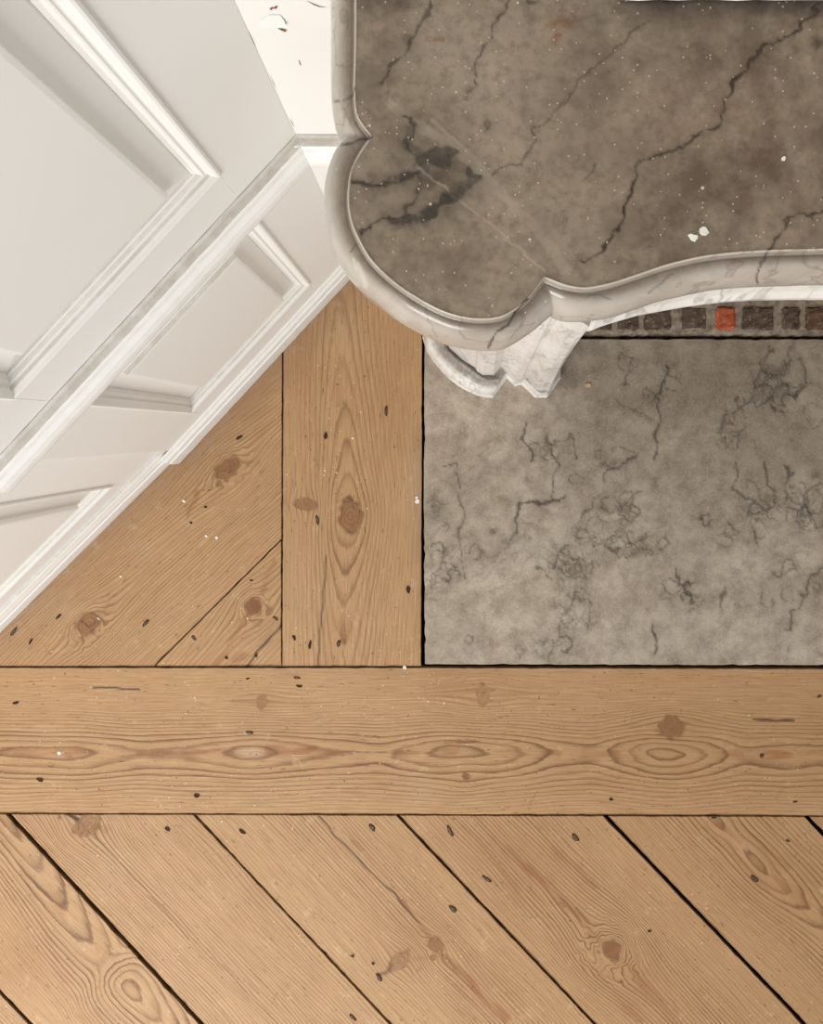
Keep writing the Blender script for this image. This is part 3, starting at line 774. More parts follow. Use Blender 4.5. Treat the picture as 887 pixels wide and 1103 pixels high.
hm = [(591, 473, 10, 13, 0.9), (470, 545, 12, 18, 0.9), (466, 635, 14, 22, 1), (490, 600, 16, 26, 0.7), (611, 605, 30, 22, 1), (640, 575, 26, 26, 0.9), (672, 560, 16, 26, 0.9), (650, 500, 30, 16, 0.5), (812, 548, 22, 26, 0.95), (866, 545, 24, 24, 0.95), (826, 415, 34, 30, 0.9),
      (788, 460, 22, 26, 0.75), (712, 415, 14, 34, 0.7), (712, 400, 40, 18, 0.5), (800, 440, 60, 40, 0.4), (620, 660, 26, 34, 0.6), (605, 700, 22, 18, 0.6), (737, 634, 16, 14, 0.7), (860, 630, 24, 30, 0.5), (688, 590, 22, 24, 0.8), (570, 560, 20, 20, 0.5), (740, 500, 60, 60, 0.25), (680, 430, 50, 40, 0.3), (575, 490, 14, 16, 0.5), (636, 405, 16, 10, 0.6), (790, 640, 50, 30, 0.25)]
def hearth_attrs(px, py):
    d = stone_field(hv, [], [([(572, 578), (540, 604), (508, 632)], 7, 0.5)], [(785, 455, 3, 6, 0.5), (699, 452, 4, 3, 0.7), (727, 460, 4, 4, 0.6), (743, 484, 3, 2, 0.6), (623, 601, 3, 3, 0.6), (536, 695, 4, 4, 0.5), (580, 620, 4, 3, 0.6)],
                    [(760, 410, 130, 60, 0.75), (690, 480, 60, 50, 0.35), (860, 470, 70, 70, 0.45)], [(590, 474, 5, 8, 0.85), (467, 545, 6, 12, 0.6), (739, 632, 5, 4, 0.8), (698, 427, 3, 4, 0.9), (833, 398, 10, 4, 0.5), (878, 513, 7, 5, 0.6), (530, 573, 2.5, 2.5, 0.8), (854, 522, 3, 3, 0.7), (630, 375, 30, 8, 0.35), (612, 400, 14, 16, 0.5)], 50, 2.6)(px, py)
    m = np.zeros_like(px)
    for (x, y, rx, ry, a) in hm: m = np.maximum(m, np.exp(-((px - x) / rx) ** 2 - ((py - y) / ry) ** 2) * a)
    m = np.maximum(m, np.where(px > 900, 0.4, 0.0)); m = np.maximum(m, 0.07)
    pl = d['ma'][:, 2]
    for (x, y, rx, ry, a) in [(591, 597, 18, 18, 1.0), (575, 582, 8, 8, 0.8), (562, 440, 9, 5, 0.9), (548, 458, 12, 8, 0.5), (480, 690, 40, 30, 0.3), (690, 690, 120, 30, 0.3)]:
        pl = np.maximum(pl, np.exp(-((px - x) / rx) ** 2 - ((py - y) / ry) ** 2) * a)
    d['ma'] = np.stack([d['ma'][:, 0], m, pl], 1)
    return d
xs = np.concatenate([np.arange(455, 900, 1.7), np.arange(900, HR + 14, 12)])
ys = np.arange(363, 720, 1.7)
hearth = slab('hearth_slab', [(458.6, 365.9), (HR - 2, 365.9), (HR - 2, 716.2), (700, 715.2), (459.0, 714.6), (457.9, 560), (458.2, 460)], 0.004, 0.03, xs, ys, hearth_attrs, M_HEARTH, None, jitter=0.9, bevel=1.1, drop=0.0022, seed=33)
tag(hearth, 'grey veined marble hearth slab set into the wooden boards in front of the fireplace', 'hearth')

# ------------------------------------------------------------------ walls
def wall_frame(p0, p1):
    a = Vector((*unp(p0), 0)); b = Vector((*unp(p1), 0))
    t = (b - a).normalized(); n = Vector((t.y, -t.x, 0))
    return a, t, n
WB = wall_frame((193, 500), (378, 300))
WA = wall_frame((4, 678), (185, 498))
YW = 0.283
def pt(W, u, o, h): return W[0] + W[1] * u + W[2] * o + Vector((0, 0, h))
def wbox(bm, W, u0, u1, o0, o1, h0, h1):
    v = [bm.verts.new(pt(W, u, o, h)) for u in (u0, u1) for o in (o0, o1) for h in (h0, h1)]
    for f in ((0, 1, 3, 2), (4, 6, 7, 5), (0, 4, 5, 1), (2, 3, 7, 6), (0, 2, 6, 4), (1, 5, 7, 3)): bm.faces.new([v[i] for i in f])
def bevelled(bm, w):
    bmesh.ops.bevel(bm, geom=list(bm.edges), offset=w, segments=1, affect='EDGES', clamp_overlap=True)
def wpart(name, W, u0, u1, o0, o1, h0, h1, par, w=0.0003):
    bm = bmesh.new(); wbox(bm, W, u0, u1, o0, o1, h0, h1); bevelled(bm, w)
    return bm_obj(name, bm, M_PAINT, par)
def rings(name, W, u0, u1, h0, h1, prof, par, fill=False):
    bm = bmesh.new(); prev = None
    for (i, o) in prof:
        c = [bm.verts.new(pt(W, u, o, h)) for (u, h) in ((u0 + i, h0 + i), (u1 - i, h0 + i), (u1 - i, h1 - i), (u0 + i, h1 - i))]
        if prev:
            for k in range(4): bm.faces.new([prev[k], prev[(k + 1) % 4], c[(k + 1) % 4], c[k]])
        prev = c
    if fill: bm.faces.new(prev)
    o = bm_obj(name, bm, M_PAINT, par)
    # make the front face outwards
    me = o.data
    if me.polygons[len(me.polygons) - 1 if fill else 0].normal.dot(W[2]) < 0: me.flip_normals()
    return o
OW = -0.012
MOULD = [(-0.002, OW - 0.002), (-0.001, OW + 0.002), (0.001, OW + 0.0026), (0.003, OW + 0.0018), (0.0042, OW + 0.0002), (0.0062, OW - 0.0022), (0.0072, OW - 0.0052), (0.0084, OW - 0.0056), (0.0100, OW - 0.0052), (0.0115, OW - 0.0060), (0.0135, OW - 0.0095), (0.0155, OW - 0.0105), (0.017, OW - 0.0135)]
_OLD = [(-0.002, OW - 0.002), (-0.001, OW + 0.0022), (0.0015, OW + 0.003), (0.0035, OW + 0.0018), (0.005, OW - 0.001), (0.0075, OW - 0.0035), (0.011, OW - 0.0055), (0.0135, OW - 0.0085), (0.0155, OW - 0.0095), (0.017, OW - 0.0135)]
FIELD = [(0.0165, OW - 0.0135), (0.0185, OW - 0.0118), (0.0405, OW - 0.0078), (0.0428, OW - 0.0074), (0.0436, OW - 0.0018), (0.047, OW - 0.0012)]
def extrude_profile(name, W, u0, u1, prof, par, mat=None, closed=True, nseg=40, wob=0.0003, seed=0):
    """prof: list of (o, h) run along the wall with slight hand-made waviness"""
    bm = bmesh.new(); r = random.Random(seed); rows = []
    for i in range(nseg + 1):
        u = u0 + (u1 - u0) * i / nseg
        d = r.uniform(-wob, wob)
        rows.append([bm.verts.new(pt(W, u, o + (d if k < len(prof) - 2 else 0), h + r.uniform(-wob, wob) * 0.4)) for k, (o, h) in enumerate(prof)])
    m = len(prof)
    for a, b in zip(rows[:-1], rows[1:]):
        for k in range(m if closed else m - 1):
            bm.faces.new([a[k], a[(k + 1) % m], b[(k + 1) % m], b[k]])
    bm.faces.new(rows[0]); bm.faces.new(rows[-1])
    return bm_obj(name, bm, mat or M_PAINT, par)

def wall_mesh(name, verts, faces):
    o = new_mesh_obj(name, verts, faces, M_PAINT); tag(o, kind='structure'); return o
TOPW = 2.3
UC = 0.4445                     # where the slanting wall meets the back wall
UL = 0.022                      # where the panelling turns towards the left
# panelled wall, right piece
bm = bmesh.new(); wbox(bm, WB, UL - 0.02, UC + 0.03, -0.075, -0.042, 0, TOPW)
wallB = bm_obj('wall_left', bm, M_PAINT); tag(wallB, kind='structure')
PB = [(0.103, 0.3675, 0.156, 0.560), (0.103, 0.3675, 0.727, 2.0)]
wpart('stile', WB, UL, 0.103, -0.042, OW, 0.0, TOPW, wallB)
wpart('stile', WB, 0.3675, UC + 0.004, -0.042, OW, 0.0, TOPW, wallB)
wpart('rail', WB, 0.103, 0.3675, -0.042, OW, 0.0, 0.156, wallB, 0.0004)
wpart('rail', WB, 0.103, 0.3675, -0.042, OW, 0.560, 0.727, wallB, 0.0004)
wpart('rail', WB, 0.103, 0.3675, -0.042, OW, 2.0, TOPW, wallB, 0.0004)
for (a, b, c, d) in PB:
    rings('panel_moulding', WB, a, b, c, d, MOULD, wallB)
    rings('raised_panel', WB, a, b, c, d, FIELD, wallB, True)
DADO = [(OW + 0.0006, 0.6525), (OW + 0.004, 0.6515), (-0.003, 0.6530), (0.000, 0.6535), (0.002, 0.6515), (0.0045, 0.6495), (0.0085, 0.645), (0.0112, 0.638), (0.012, 0.630), (0.0105, 0.622), (0.006, 0.615), (0.000, 0.607), (-0.006, 0.601), (-0.009, 0.595), (OW + 0.0006, 0.594)]
extrude_profile('dado_rail', WB, 0.004, UC + 0.004, DADO, wallB, seed=3)
# panelled wall, left piece
bm = bmesh.new(); wbox(bm, WA, -0.9, 0.425, -0.075, -0.042, 0, TOPW)
wallA = bm_obj('wall_far_left', bm, M_PAINT); tag(wallA, kind='structure')
UA = 0.4265
PA = [(-0.30, 0.344, 0.150, 0.560), (-0.30, 0.344, 0.727, 2.0)]
wpart('stile', WA, 0.344, UA, -0.042, OW, 0.0, TOPW, wallA)
wpart('stile', WA, -0.42, -0.30, -0.042, OW, 0.0, TOPW, wallA)
wpart('stile', WA, -0.9, -0.42, -0.042, OW, 0.0, TOPW, wallA)
wpart('rail', WA, -0.30, 0.344, -0.042, OW, 0.0, 0.150, wallA, 0.0004)
wpart('rail', WA, -0.30, 0.344, -0.042, OW, 0.560, 0.727, wallA, 0.0004)
wpart('rail', WA, -0.30, 0.344, -0.042, OW, 2.0, TOPW, wallA, 0.0004)
for (a, b, c, d) in PA:
    rings('panel_moulding', WA, a, b, c, d, MOULD, wallA)
    rings('raised_panel', WA, a, b, c, d, FIELD, wallA, True)
extrude_profile('dado_rail', WA, -0.9, 0.400, DADO, wallA, seed=4)
# skirting boards
SKIRT = [(OW, 0.0), (0.0, 0.0), (0.0005, 0.018), (0.0, 0.052), (-0.0022, 0.0545), (-0.003, 0.0565), (-0.0026, 0.064), (-0.0036, 0.070), (-0.0075, 0.075), (-0.0085, 0.080), (OW + 0.0004, 0.084), (OW, 0.084)]
skB = extrude_profile('baseboard_left', WB, 0.002, UC - 0.012, SKIRT, None, seed=5); tag(skB, kind='structure')
SKA = [(OW, 0.0), (0.0, 0.0), (0.0005, 0.02), (0.0, 0.046), (-0.0018, 0.048), (-0.0024, 0.062), (-0.0045, 0.070), (-0.006, 0.078), (-0.007, 0.079), (OW, 0.080)]
skA = extrude_profile('baseboard_far_left', WA, -0.9, 0.4305, SKA, None, seed=6, nseg=60); tag(skA, kind='structure')

# back wall with the fireplace opening
XL = pt(WB, UC, OW, 0).x
OX0, OX1, OH = 0.20, 2 * XC - 0.20, 0.80
def back_piece(x0, x1, z0, z1): return [(x0, YW, z0), (x1, YW, z0), (x1, YW, z1), (x0, YW, z1)]
vs, fs = [], []
for r in ((XL - 0.03, OX0, 0, OH), (OX1, 2.3, 0, OH), (XL - 0.03, 2.3, OH, TOPW)):
    i = len(vs); vs += back_piece(*r) + [(x, YW + 0.1, z) for (x, y, z) in back_piece(*r)]
    fs += [(i, i + 1, i + 2, i + 3), (i + 7, i + 6, i + 5, i + 4), (i, i + 4, i + 5, i + 1), (i + 1, i + 5, i + 6, i + 2), (i + 2, i + 6, i + 7, i + 3), (i + 3, i + 7, i + 4, i)]
wallR = wall_mesh('wall_back', vs, fs)
WR = (Vector((XL, YW - OW, 0)), Vector((1, 0, 0)), Vector((0, -1, 0)))
WR = (Vector((XL, YW + OW, 0)), Vector((1, 0, 0)), Vector((0, -1, 0)))
extrude_profile('dado_rail', WR, 0.0015, 0.118, DADO, wallR, seed=7, nseg=10)

# flaking paint on the back wall
def back_pt(p, lift=0.0):
    y = YW - lift
    dist = y * F / (CY - p[1])
    return ((p[0] - CX) * dist / F, y, H - dist)
fl = [(280.4, 29.8, .0012), (281.3, 21.6, .0006), (289.4, 16.2, .0004), (302, 16.2, .0004), (306, 22, .0012), (308.4, 28.9, .0028), (297.6, 30.7, .0022)]
bm = bmesh.new()
top = [bm.verts.new(back_pt((x, y), l)) for x, y, l in fl]; bot = [bm.verts.new(back_pt((x, y), l - 0.0004)) for x, y, l in fl]
bm.faces.new(top); bm.faces.new(bot[::-1])
for i in range(len(fl)): bm.faces.new([top[i], top[(i + 1) % len(fl)], bot[(i + 1) % len(fl)], bot[i]])
bm_obj('paint_flake', bm, M_PAINT, wallR)
def patch(pts, mat, name, par, lift=0.0003):
    bm = bmesh.new()
    a = [bm.verts.new(back_pt(p, lift)) for p in pts]; b = [bm.verts.new(back_pt(p, -0.0005)) for p in pts]
    bm.faces.new(a)
    for i in range(len(pts)): bm.faces.new([a[i], a[(i + 1) % len(pts)], b[(i + 1) % len(pts)], b[i]])
    return bm_obj(name, bm, mat, par)
patch([(290.5, 9.5), (293, 7.6), (295, 8.4), (297.5, 6.2), (299.5, 7.0), (298, 9.6), (294, 9.4), (292.5, 11.4)], M_RUSTY, 'bare_patch', wallR)
patch([(299, 30.6), (304, 30.8), (309.5, 32.4), (307.5, 34.6), (303, 32.8)], M_RUSTY, 'bare_patch', wallR)
patch([(321.6, 64), (323.2, 66.5), (324.6, 70.2), (323.4, 70.4), (322.2, 67)], M_MORTAR, 'paint_chip', wallR)
patch([(331, 1.2), (338, 4.2), (345, 7.0), (351, 7.8), (345, 8.0), (338, 5.4)], M_MORTAR, 'paint_crack', wallR)
# broken paint along the corner of the two walls
crack_bits = [(250.5, 8, 255, 16), (266.5, 34, 274, 50), (290, 82, 296, 95), (311.5, 128, 315.5, 137)]
Y0 = YW
for (x0, y0, x1, y1) in crack_bits:
    dx, dy = x1 - x0, y1 - y0; l = math.hypot(dx, dy); nx, ny = -dy / l * 0.5, dx / l * 0.5
    jj = random.uniform(-1, 1) * 0.4
    patch([(x0 + 1.6, y0), ((x0 + x1) / 2 + 1.6 + nx + jj, (y0 + y1) / 2 + ny), (x1 + 1.6, y1), ((x0 + x1) / 2 + 1.6 - nx * 0.4, (y0 + y1) / 2 - ny * 0.4)], M_MORTAR, 'paint_crack', wallR)

# ------------------------------------------------------------------ fireplace: brick floor and lining
fire = wallR
def child(o, par):
    o.parent = par
    return o
yb0 = unp((0, 364.8))[1]
FX0, FX1 = 0.196, 2 * XC - 0.196
# mortar bed with a rough front lip
bm = bmesh.new()
nn = 90; rr = random.Random(5)
rows = []
for i in range(nn + 1):
    x = FX0 + (FX1 - FX0) * i / nn
    j = rr.uniform(-1, 1)
    rows.append([bm.verts.new((x, yb0 + 0.0015 + rr.uniform(0, 0.0022), -0.022)), bm.verts.new((x, yb0 + 0.003 + rr.uniform(0, 0.003), -0.003 + rr.uniform(-.0015, .001))), bm.verts.new((x, yb0 + 0.010 + 0.002 * j, 0.0 + rr.uniform(-.001, .0012))), bm.verts.new((x, yb0 + 0.02, 0.001)), bm.verts.new((x, 0.62, 0.001)), bm.verts.new((x, 0.62, -0.022))])
for a, b in zip(rows[:-1], rows[1:]):
    for k in range(5): bm.faces.new([a[k], a[k + 1], b[k + 1], b[k]])
mb = bm_obj('mortar_bed', bm, M_MORTAR); child(mb, fire)
def brick(x0, x1, y0, y1, z0, z1, mat, seed, name='brick'):
    r = random.Random(seed); bm = bmesh.new()
    bmesh.ops.create_cube(bm, size=1)
    for v in bm.verts:
        v.co = Vector(((x0 + x1) / 2 + v.co.x * (x1 - x0), (y0 + y1) / 2 + v.co.y * (y1 - y0), (z0 + z1) / 2 + v.co.z * (z1 - z0)))
    bmesh.ops.bevel(bm, geom=list(bm.edges), offset=0.004, segments=1, affect='EDGES')
    if y0 < 0.22: bmesh.ops.subdivide_edges(bm, edges=list(bm.edges), cuts=3, use_grid_fill=True)
    for v in bm.verts: v.co += Vector((r.uniform(-1, 1), r.uniform(-1, 1), r.uniform(-1.4, 0.6))) * 0.0013
    return child(bm_obj(name, bm, mat, None), fire)
def fx(x): return (x - CX) / (F / H)
yf, yr = unp((0, 356))[1], unp((0, 330.5))[1]
spec = [(640, 660, 'D'), (664, 689, 'D'), (693, 724, 'D'), (733, 762, 'D'), (771, 792, 'R'), (799, 834, 'D'), (842, 862, 'D'), (867, 905, 'M'), (912, 945, 'D')]
for i, (a, b, k) in enumerate(spec):
    o = brick(fx(a), fx(b), yf + rr.uniform(-.001, .001), yr, -0.02, 0.0055 if k == 'R' else 0.004 + rr.uniform(-.001, .001), {'D': M_BRICK_D, 'R': M_BRICK_R, 'M': M_BRICK_M}[k], 60 + i)
    if k == 'R': o['label'] = 'bright red brick'
x = fx(950); i = 0
while x < FX1 - 0.06:
    w = rr.uniform(0.045, 0.06); brick(x, x + w, yf, yr, -0.02, 0.004, M_BRICK_D, 200 + i); x += w + 0.012; i += 1
for row in range(3):
    x = FX0 + 0.004 + row * 0.02; y0 = yr + 0.011 + row * 0.115
    while x < FX1 - 0.07:
        w = rr.uniform(0.058, 0.068); brick(x, x + w, y0, y0 + 0.103, -0.02, 0.004, M_BRICK_D, 300 + i); x += w + 0.011; i += 1
# lining
for (nm, b) in (('back_lining', (FX0, FX1, 0.60, 0.64, 0.0, 0.95)), ('side_lining', (FX0 - 0.03, FX0, YW + 0.1, 0.64, 0.0, 0.95)), ('side_lining', (FX1, FX1 + 0.03, YW + 0.1, 0.64, 0.0, 0.95)), ('lintel', (FX0 - 0.03, FX1 + 0.03, YW + 0.1, 0.64, 0.95, 0.98))):
    bm = bmesh.new(); bmesh.ops.create_cube(bm, size=1)
    for v in bm.verts: v.co = Vector((b[0] + (v.co.x + .5) * (b[1] - b[0]), b[2] + (v.co.y + .5) * (b[3] - b[2]), b[4] + (v.co.z + .5) * (b[5] - b[4])))
    child(bm_obj(nm, bm, M_BRICK_D), fire)

# ------------------------------------------------------------------ chimneypiece
mantel = bpy.data.objects.new('chimneypiece', None); COL.objects.link(mantel); mantel.location = (XC, YW, 0)
tag(mantel, 'carved marble chimneypiece with a grey serpentine shelf, rounded ear and white leg', 'fireplace')
HS, HO = 0.945, 0.902      # shelf top, widest line of its moulded edge
I1 = [(384.5, -36), (384.5, 30), (384, 60), (383.2, 95), (384.8, 120), (390.7, 133), (402, 147)]
I2 = [(402, 147), (389.5, 164.8), (381.2, 181), (377.7, 197.8), (376.8, 219), (380, 238), (387, 255.5), (399, 276.7), (415.4, 294.4), (439, 313), (474.8, 333.3), (507, 342), (536.8, 340.8), (556.6, 330.8), (571.5, 317.2), (586, 297.5)]
I3 = [(586, 297.5), (594, 300.5), (608.7, 306), (628.5, 309.3), (648.4, 306.5), (665, 302.3), (692.3, 293.3), (719.4, 284.2), (755.5, 275.8), (788.7, 271.6), (830.8, 269.0), (887, 267.5)]
O1 = [(357, -36), (357, 30), (357, 60), (357, 95), (358.4, 120), (361.5, 138), (368.3, 155.8)]
O2 = [(368.3, 155.8), (360, 169.5), (354, 186), (350, 207), (350.6, 233), (355.3, 259), (363.6, 280.3), (376.5, 300.3), (391.8, 316.8), (410.7, 332), (434, 348.6), (469.8, 366.8), (494.6, 374.2), (519.4, 377.4), (539, 376.7), (551.6, 371.8), (574, 356.9), (595, 339.5)]
O3 = [(595, 339.5), (606, 344.5), (618.6, 346), (636, 345), (661, 341), (695.8, 329.5), (714.7, 323.5), (760, 313.5), (780.9, 310.3), (811.8, 308.0), (861, 306.2), (887, 305.6)]
def spline(pts, n):
    P = [np.array(p, float) for p in pts]
    P = [2 * P[0] - P[1]] + P + [2 * P[-1] - P[-2]]
    fine = []
    for i in range(1, len(P) - 2):
        for k in range(16):
            t = k / 16
            a, b, c, d = P[i - 1], P[i], P[i + 1], P[i + 2]
            fine.append(0.5 * ((2 * b) + (-a + c) * t + (2 * a - 5 * b + 4 * c - d) * t * t + (-a + 3 * b - 3 * c + d) * t ** 3))
    fine.append(P[-2])
    fine = np.array(fine)
    L = np.concatenate([[0], np.cumsum(np.hypot(*np.diff(fine, axis=0).T))])
    q = np.linspace(0, L[-1], n)
    return np.stack([np.interp(q, L, fine[:, 0]), np.interp(q, L, fine[:, 1])], 1)
def half(a, b, c, h):
    px = np.concatenate([spline(a, 70)[:-1], spline(b, 220)[:-1], spline(c, 180)])
    k = (H - h) / F
    w = np.stack([(px[:, 0] - CX) * k, -(px[:, 1] - CY) * k], 1)
    return w
wi = half(I1, I2, I3, HS); wo = half(O1, O2, O3, HO)
wi[:, 1] = np.minimum(wi[:, 1], YW - 0.0005); wo[:, 1] = np.minimum(wo[:, 1], YW - 0.0005)
wi[0, 1] = wo[0, 1] = YW - 0.0005
def full(w):
    n = 14
    e = w[-1]
    mid = [(e[0] + (XC - e[0]) * i / n, e[1] - 0.004 * math.sin(math.pi / 2 * i / n) ** 2) for i in range(1, n + 1)]
    L = np.concatenate([w, np.array(mid)])
    R = L[:-1][::-1].copy(); R[:, 0] = 2 * XC - R[:, 0]
    return np.concatenate([L, R])
fi, fo = full(wi), full(wo)
N = len(fi)
# the shelf's top, dense so that its veins can be carried as data
def w2p(w, h): return (w[0] * F / (H - h) + CX, -w[1] * F / (H - h) + CY)
poly_top = [w2p(w, HS) for w in fi]
sv = [([(884, 4), (877.7, 10.4), (857, 33), (846.5, 43), (824, 48.5), (819, 57), (801.5, 74.4), (788, 93.5), (781, 116), (774, 136.7), (760, 142), (746, 149), (737.5, 160), (717, 163), (701, 175), (685.6, 178), (684, 194), (677, 214.6), (671, 239), (661, 256), (642, 273.5), (628.5, 280)], 1.1, 0.95),
      ([(824, 48.5), (819, 57), (801.5, 74.4), (789, 92)], 2.0, 0.9), ([(887, 228.5), (872.5, 232), (864, 228), (850, 235.4), (841, 247.5), (834.4, 263), (828, 272)], 1.0, 0.9), ([(873, 232), (876, 236)], 0.8, 0.8), ([(960, 200), (887, 228.5)], 1, 0.8),
      ([(464, 0), (456, 20), (448, 36), (438, 52), (434, 62), (423, 69), (417.4, 82), (410.6, 91)], 1.1, 0.75), ([(463, 2), (456, 20), (449, 32)], 2.4, 0.6), ([(550, -2), (546, 4.5), (537, 18), (529, 36), (523, 50.7), (514, 63), (513, 77), (511, 90)], 0.9, 0.75), ([(511, 90), (505, 106), (494, 110.5)], 0.8, 0.35),
      ([(700, 22), (690, 28), (665, 52), (642, 73), (625, 84), (615, 104), (595.5, 122.5), (577, 137), (573, 153.5), (563, 176), (539, 183), (533, 188)], 0.7, 0.6), ([(388, 252), (401, 241), (421, 232.5)], 1.0, 0.95), ([(628, 193), (634, 186), (641, 178)], 1.2, 0.6), ([(693, 268), (699, 264), (703, 266)], 1.0, 0.6), ([(383, 95), (374, 102), (362, 107)], 0.8, 0.7), ([(418, 100), (416, 115)], 0.7, 0.4)]
sb = [([(379, 195.8), (395, 200.5), (412, 197.5), (430.6, 195), (440.5, 188), (454.6, 186)], 3.6, 1.0), ([(432, 122), (444, 128), (447, 138), (444.7, 148), (436, 152), (440.5, 160.6), (452, 169), (466, 168), (484, 169)], 2.6, 0.95), ([(452, 174), (468, 168), (482, 172)], 9, 0.92), ([(474, 160), (486, 166), (488, 172)], 5, 0.85), ([(452, 176), (460, 180)], 6, 0.7),
      ([(424, 238), (435, 236.5), (452, 234), (468.6, 227), (482, 216)], 6.0, 1.0), ([(482, 214), (494, 206), (508, 198), (514, 190), (506, 184)], 4.2, 0.9), ([(486, 208), (506, 195)], 6, 0.62), ([(440, 140), (438, 158), (450, 166)], 5, 0.6), ([(440, 188), (460, 196), (470, 190)], 7, 0.35), ([(430, 240), (456, 236)], 7, 0.5), ([(454.6, 190), (450, 207), (443, 221), (435, 232)], 2.6, 0.9), ([(441, 40)] * 2, 7, 0.5), ([(525, 132), (526, 138)], 3.2, 0.65), ([(570, 0), (573, 4)], 4, 0.8)]
ss_ = [([(420, 112), (448, 133), (482.7, 154), (522, 188), (550, 217), (573, 241), (596, 269), (610, 292)], 7, 0.5), ([(466, 130), (500, 160), (524, 182)], 3, 0.5), ([(444.7, 174.7), (485.6, 208.5)], 1.8, 1.0), ([(485.6, 208.5), (528, 241), (567, 274.7), (585.6, 292)], 1.8, 0.65), ([(700, 228), (722, 205)], 0.7, 0.5), ([(822, 130), (833, 122)], 0.6, 0.5)]
sr = [(468.8, 42.8, 9, 4, 1.0), (604, 22, 15, 12, 0.95), (602, 38, 7, 8, 0.8), (612, 14, 14, 6, 0.7), (550, 240, 24, 10, 0.2), (520, 235, 14, 6, 0.3), (380, 28, 4, 12, 0.4)]
sbr = [(800, 150, 190, 150, 1.0), (880, 90, 120, 140, 0.8), (640, 190, 90, 50, 0.5), (480, 275, 60, 40, 0.5), (470, 190, 30, 20, 0.75), (420, 30, 40, 25, 0.5), (560, 180, 40, 30, 0.3), (410, 140, 22, 22, 0.5), (1200, 150, 260, 200, 0.8)]
so = [(860, 6, 190, 13, 0.9), (720, 5, 60, 16, 0.85), (420, 2, 36, 13, 0.85), (395, 10, 12, 10, 0.5), (881, 46, 6, 8, 0.75), (470, 190, 26, 14, 0.35), (430, 165, 16, 12, 0.25), (795, 228, 6, 3, 0.5), (635, 185, 8, 8, 0.25), (700, 240, 200, 70, 0.12), (620, 18, 60, 8, 0.35), (1200, 6, 300, 13, 0.8), (1800, 6, 400, 13, 0.8), (485, 272, 16, 10, 0.2)]
shelf_f = stone_field(sv, sb, ss_, sr, sbr, so, 71, 2.4)
xs = np.concatenate([np.arange(374, 900, 1.7), np.arange(900, 2 * (XC * F / (H - HS) + CX) - 370, 14)])
ys = np.concatenate([np.arange(-32, 346, 1.7)])
gx, gy, quads = grid_fill(poly_top, xs, ys)
k = (H - HS) / F
co = np.stack([(gx - CX) * k - XC, -(gy - CY) * k - YW, np.full(len(gx), HS)], 1)
shelf = new_mesh_obj('shelf', co, quads, M_SHELF, mantel)
for an, arr in shelf_f(gx, gy).items():
    at = shelf.data.attributes.new(an, 'FLOAT_VECTOR', 'POINT'); at.data.foreach_set('vector', np.asarray(arr, np.float32).ravel())
# moulded edge
PROF = [(0.0, HS), (0.02, HS + 0.0007), (0.05, HS + 0.0004), (0.075, HS - 0.0015), (0.088, HS - 0.0055), (0.105, HS - 0.0082), (0.15, HS - 0.0088), (0.24, HS - 0.0088), (0.34, HS - 0.0092), (0.44, HS - 0.0102), (0.54, HS - 0.0120), (0.64, HS - 0.0145), (0.73, HS - 0.0178), (0.81, HS - 0.0215), (0.88, HS - 0.0258), (0.94, HS - 0.031), (0.98, HS - 0.037), (1.0, HO), (0.99, HO - 0.006), (0.955, HO - 0.012), (0.90, HO - 0.016), (0.82, HO - 0.019), (0.70, HO - 0.021)]
_p = []
for (a, b) in zip(PROF[:-1], PROF[1:]): _p += [a, ((a[0] + b[0]) / 2, (a[1] + b[1]) / 2)]
PROF = _p + [PROF[-1]]
m = len(PROF)
V = np.zeros((N, m, 3))
for j, (t_, h_) in enumerate(PROF):
    V[:, j, 0] = fi[:, 0] * (1 - t_) + fo[:, 0] * t_ - XC
    V[:, j, 1] = fi[:, 1] * (1 - t_) + fo[:, 1] * t_ - YW
    V[:, j, 2] = h_
verts = V.reshape(-1, 3)
faces = [(i * m + j, i * m + j + 1, (i + 1) * m + j + 1, (i + 1) * m + j) for i in range(N - 1) for j in range(m - 1)]
# underside, in one face fan per side of the centre line
under = [i * m + m - 1 for i in range(N)]
faces.append(tuple(under))
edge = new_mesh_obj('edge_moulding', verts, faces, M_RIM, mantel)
bm = bmesh.new(); bm.from_mesh(edge.data); bmesh.ops.recalc_face_normals(bm, faces=bm.faces); bm.to_mesh(edge.data); bm.free()
sm = [True] * len(edge.data.polygons); sm[-1] = False
edge.data.polygons.foreach_set('use_smooth', sm)
if edge.data.polygons[5].normal.z < 0 and False: edge.data.flip_normals()
hh = verts[:, 2]
px = (verts[:, 0] + XC) * F / (H - hh) + CX; py = -(verts[:, 1] + YW) * F / (H - hh) + CY
rv = [([(834.4, 263), (828, 272), (819, 284), (817, 296), (817, 305)], 1.0, 0.95), ([(568, 322), (556, 336), (548, 350), (536, 356), (528, 376)], 1.0, 0.9), ([(401, 148), (385, 151), (369, 157)], 1.2, 0.8), ([(383, 95), (380, 104), (368, 107), (360, 108)], 0.8, 0.8), ([(700, 316), (712, 306), (726, 296)], 1.0, 0.5), ([(378, 272), (384, 262)], 0.7, 0.5), ([(376, 20), (374, 30)], 1, 0.4), ([(634, 318), (648, 318), (658, 322)], 0.8, 0.5)]
rb = [([(586, 300), (572, 318), (562, 332)], 5, 0.45), ([(585, 312), (592, 318)], 4, 0.35), ([(612, 314), (640, 318), (660, 312)], 4, 0.35), ([(400, 148), (388, 153)], 4, 0.5), ([(382, 170), (378, 195)], 2.5, 0.3)]
rs = [([(385, 285), (390, 296), (394, 308)], 4, 0.7), ([(381, 280), (384, 290)], 2.5, 0.8)]
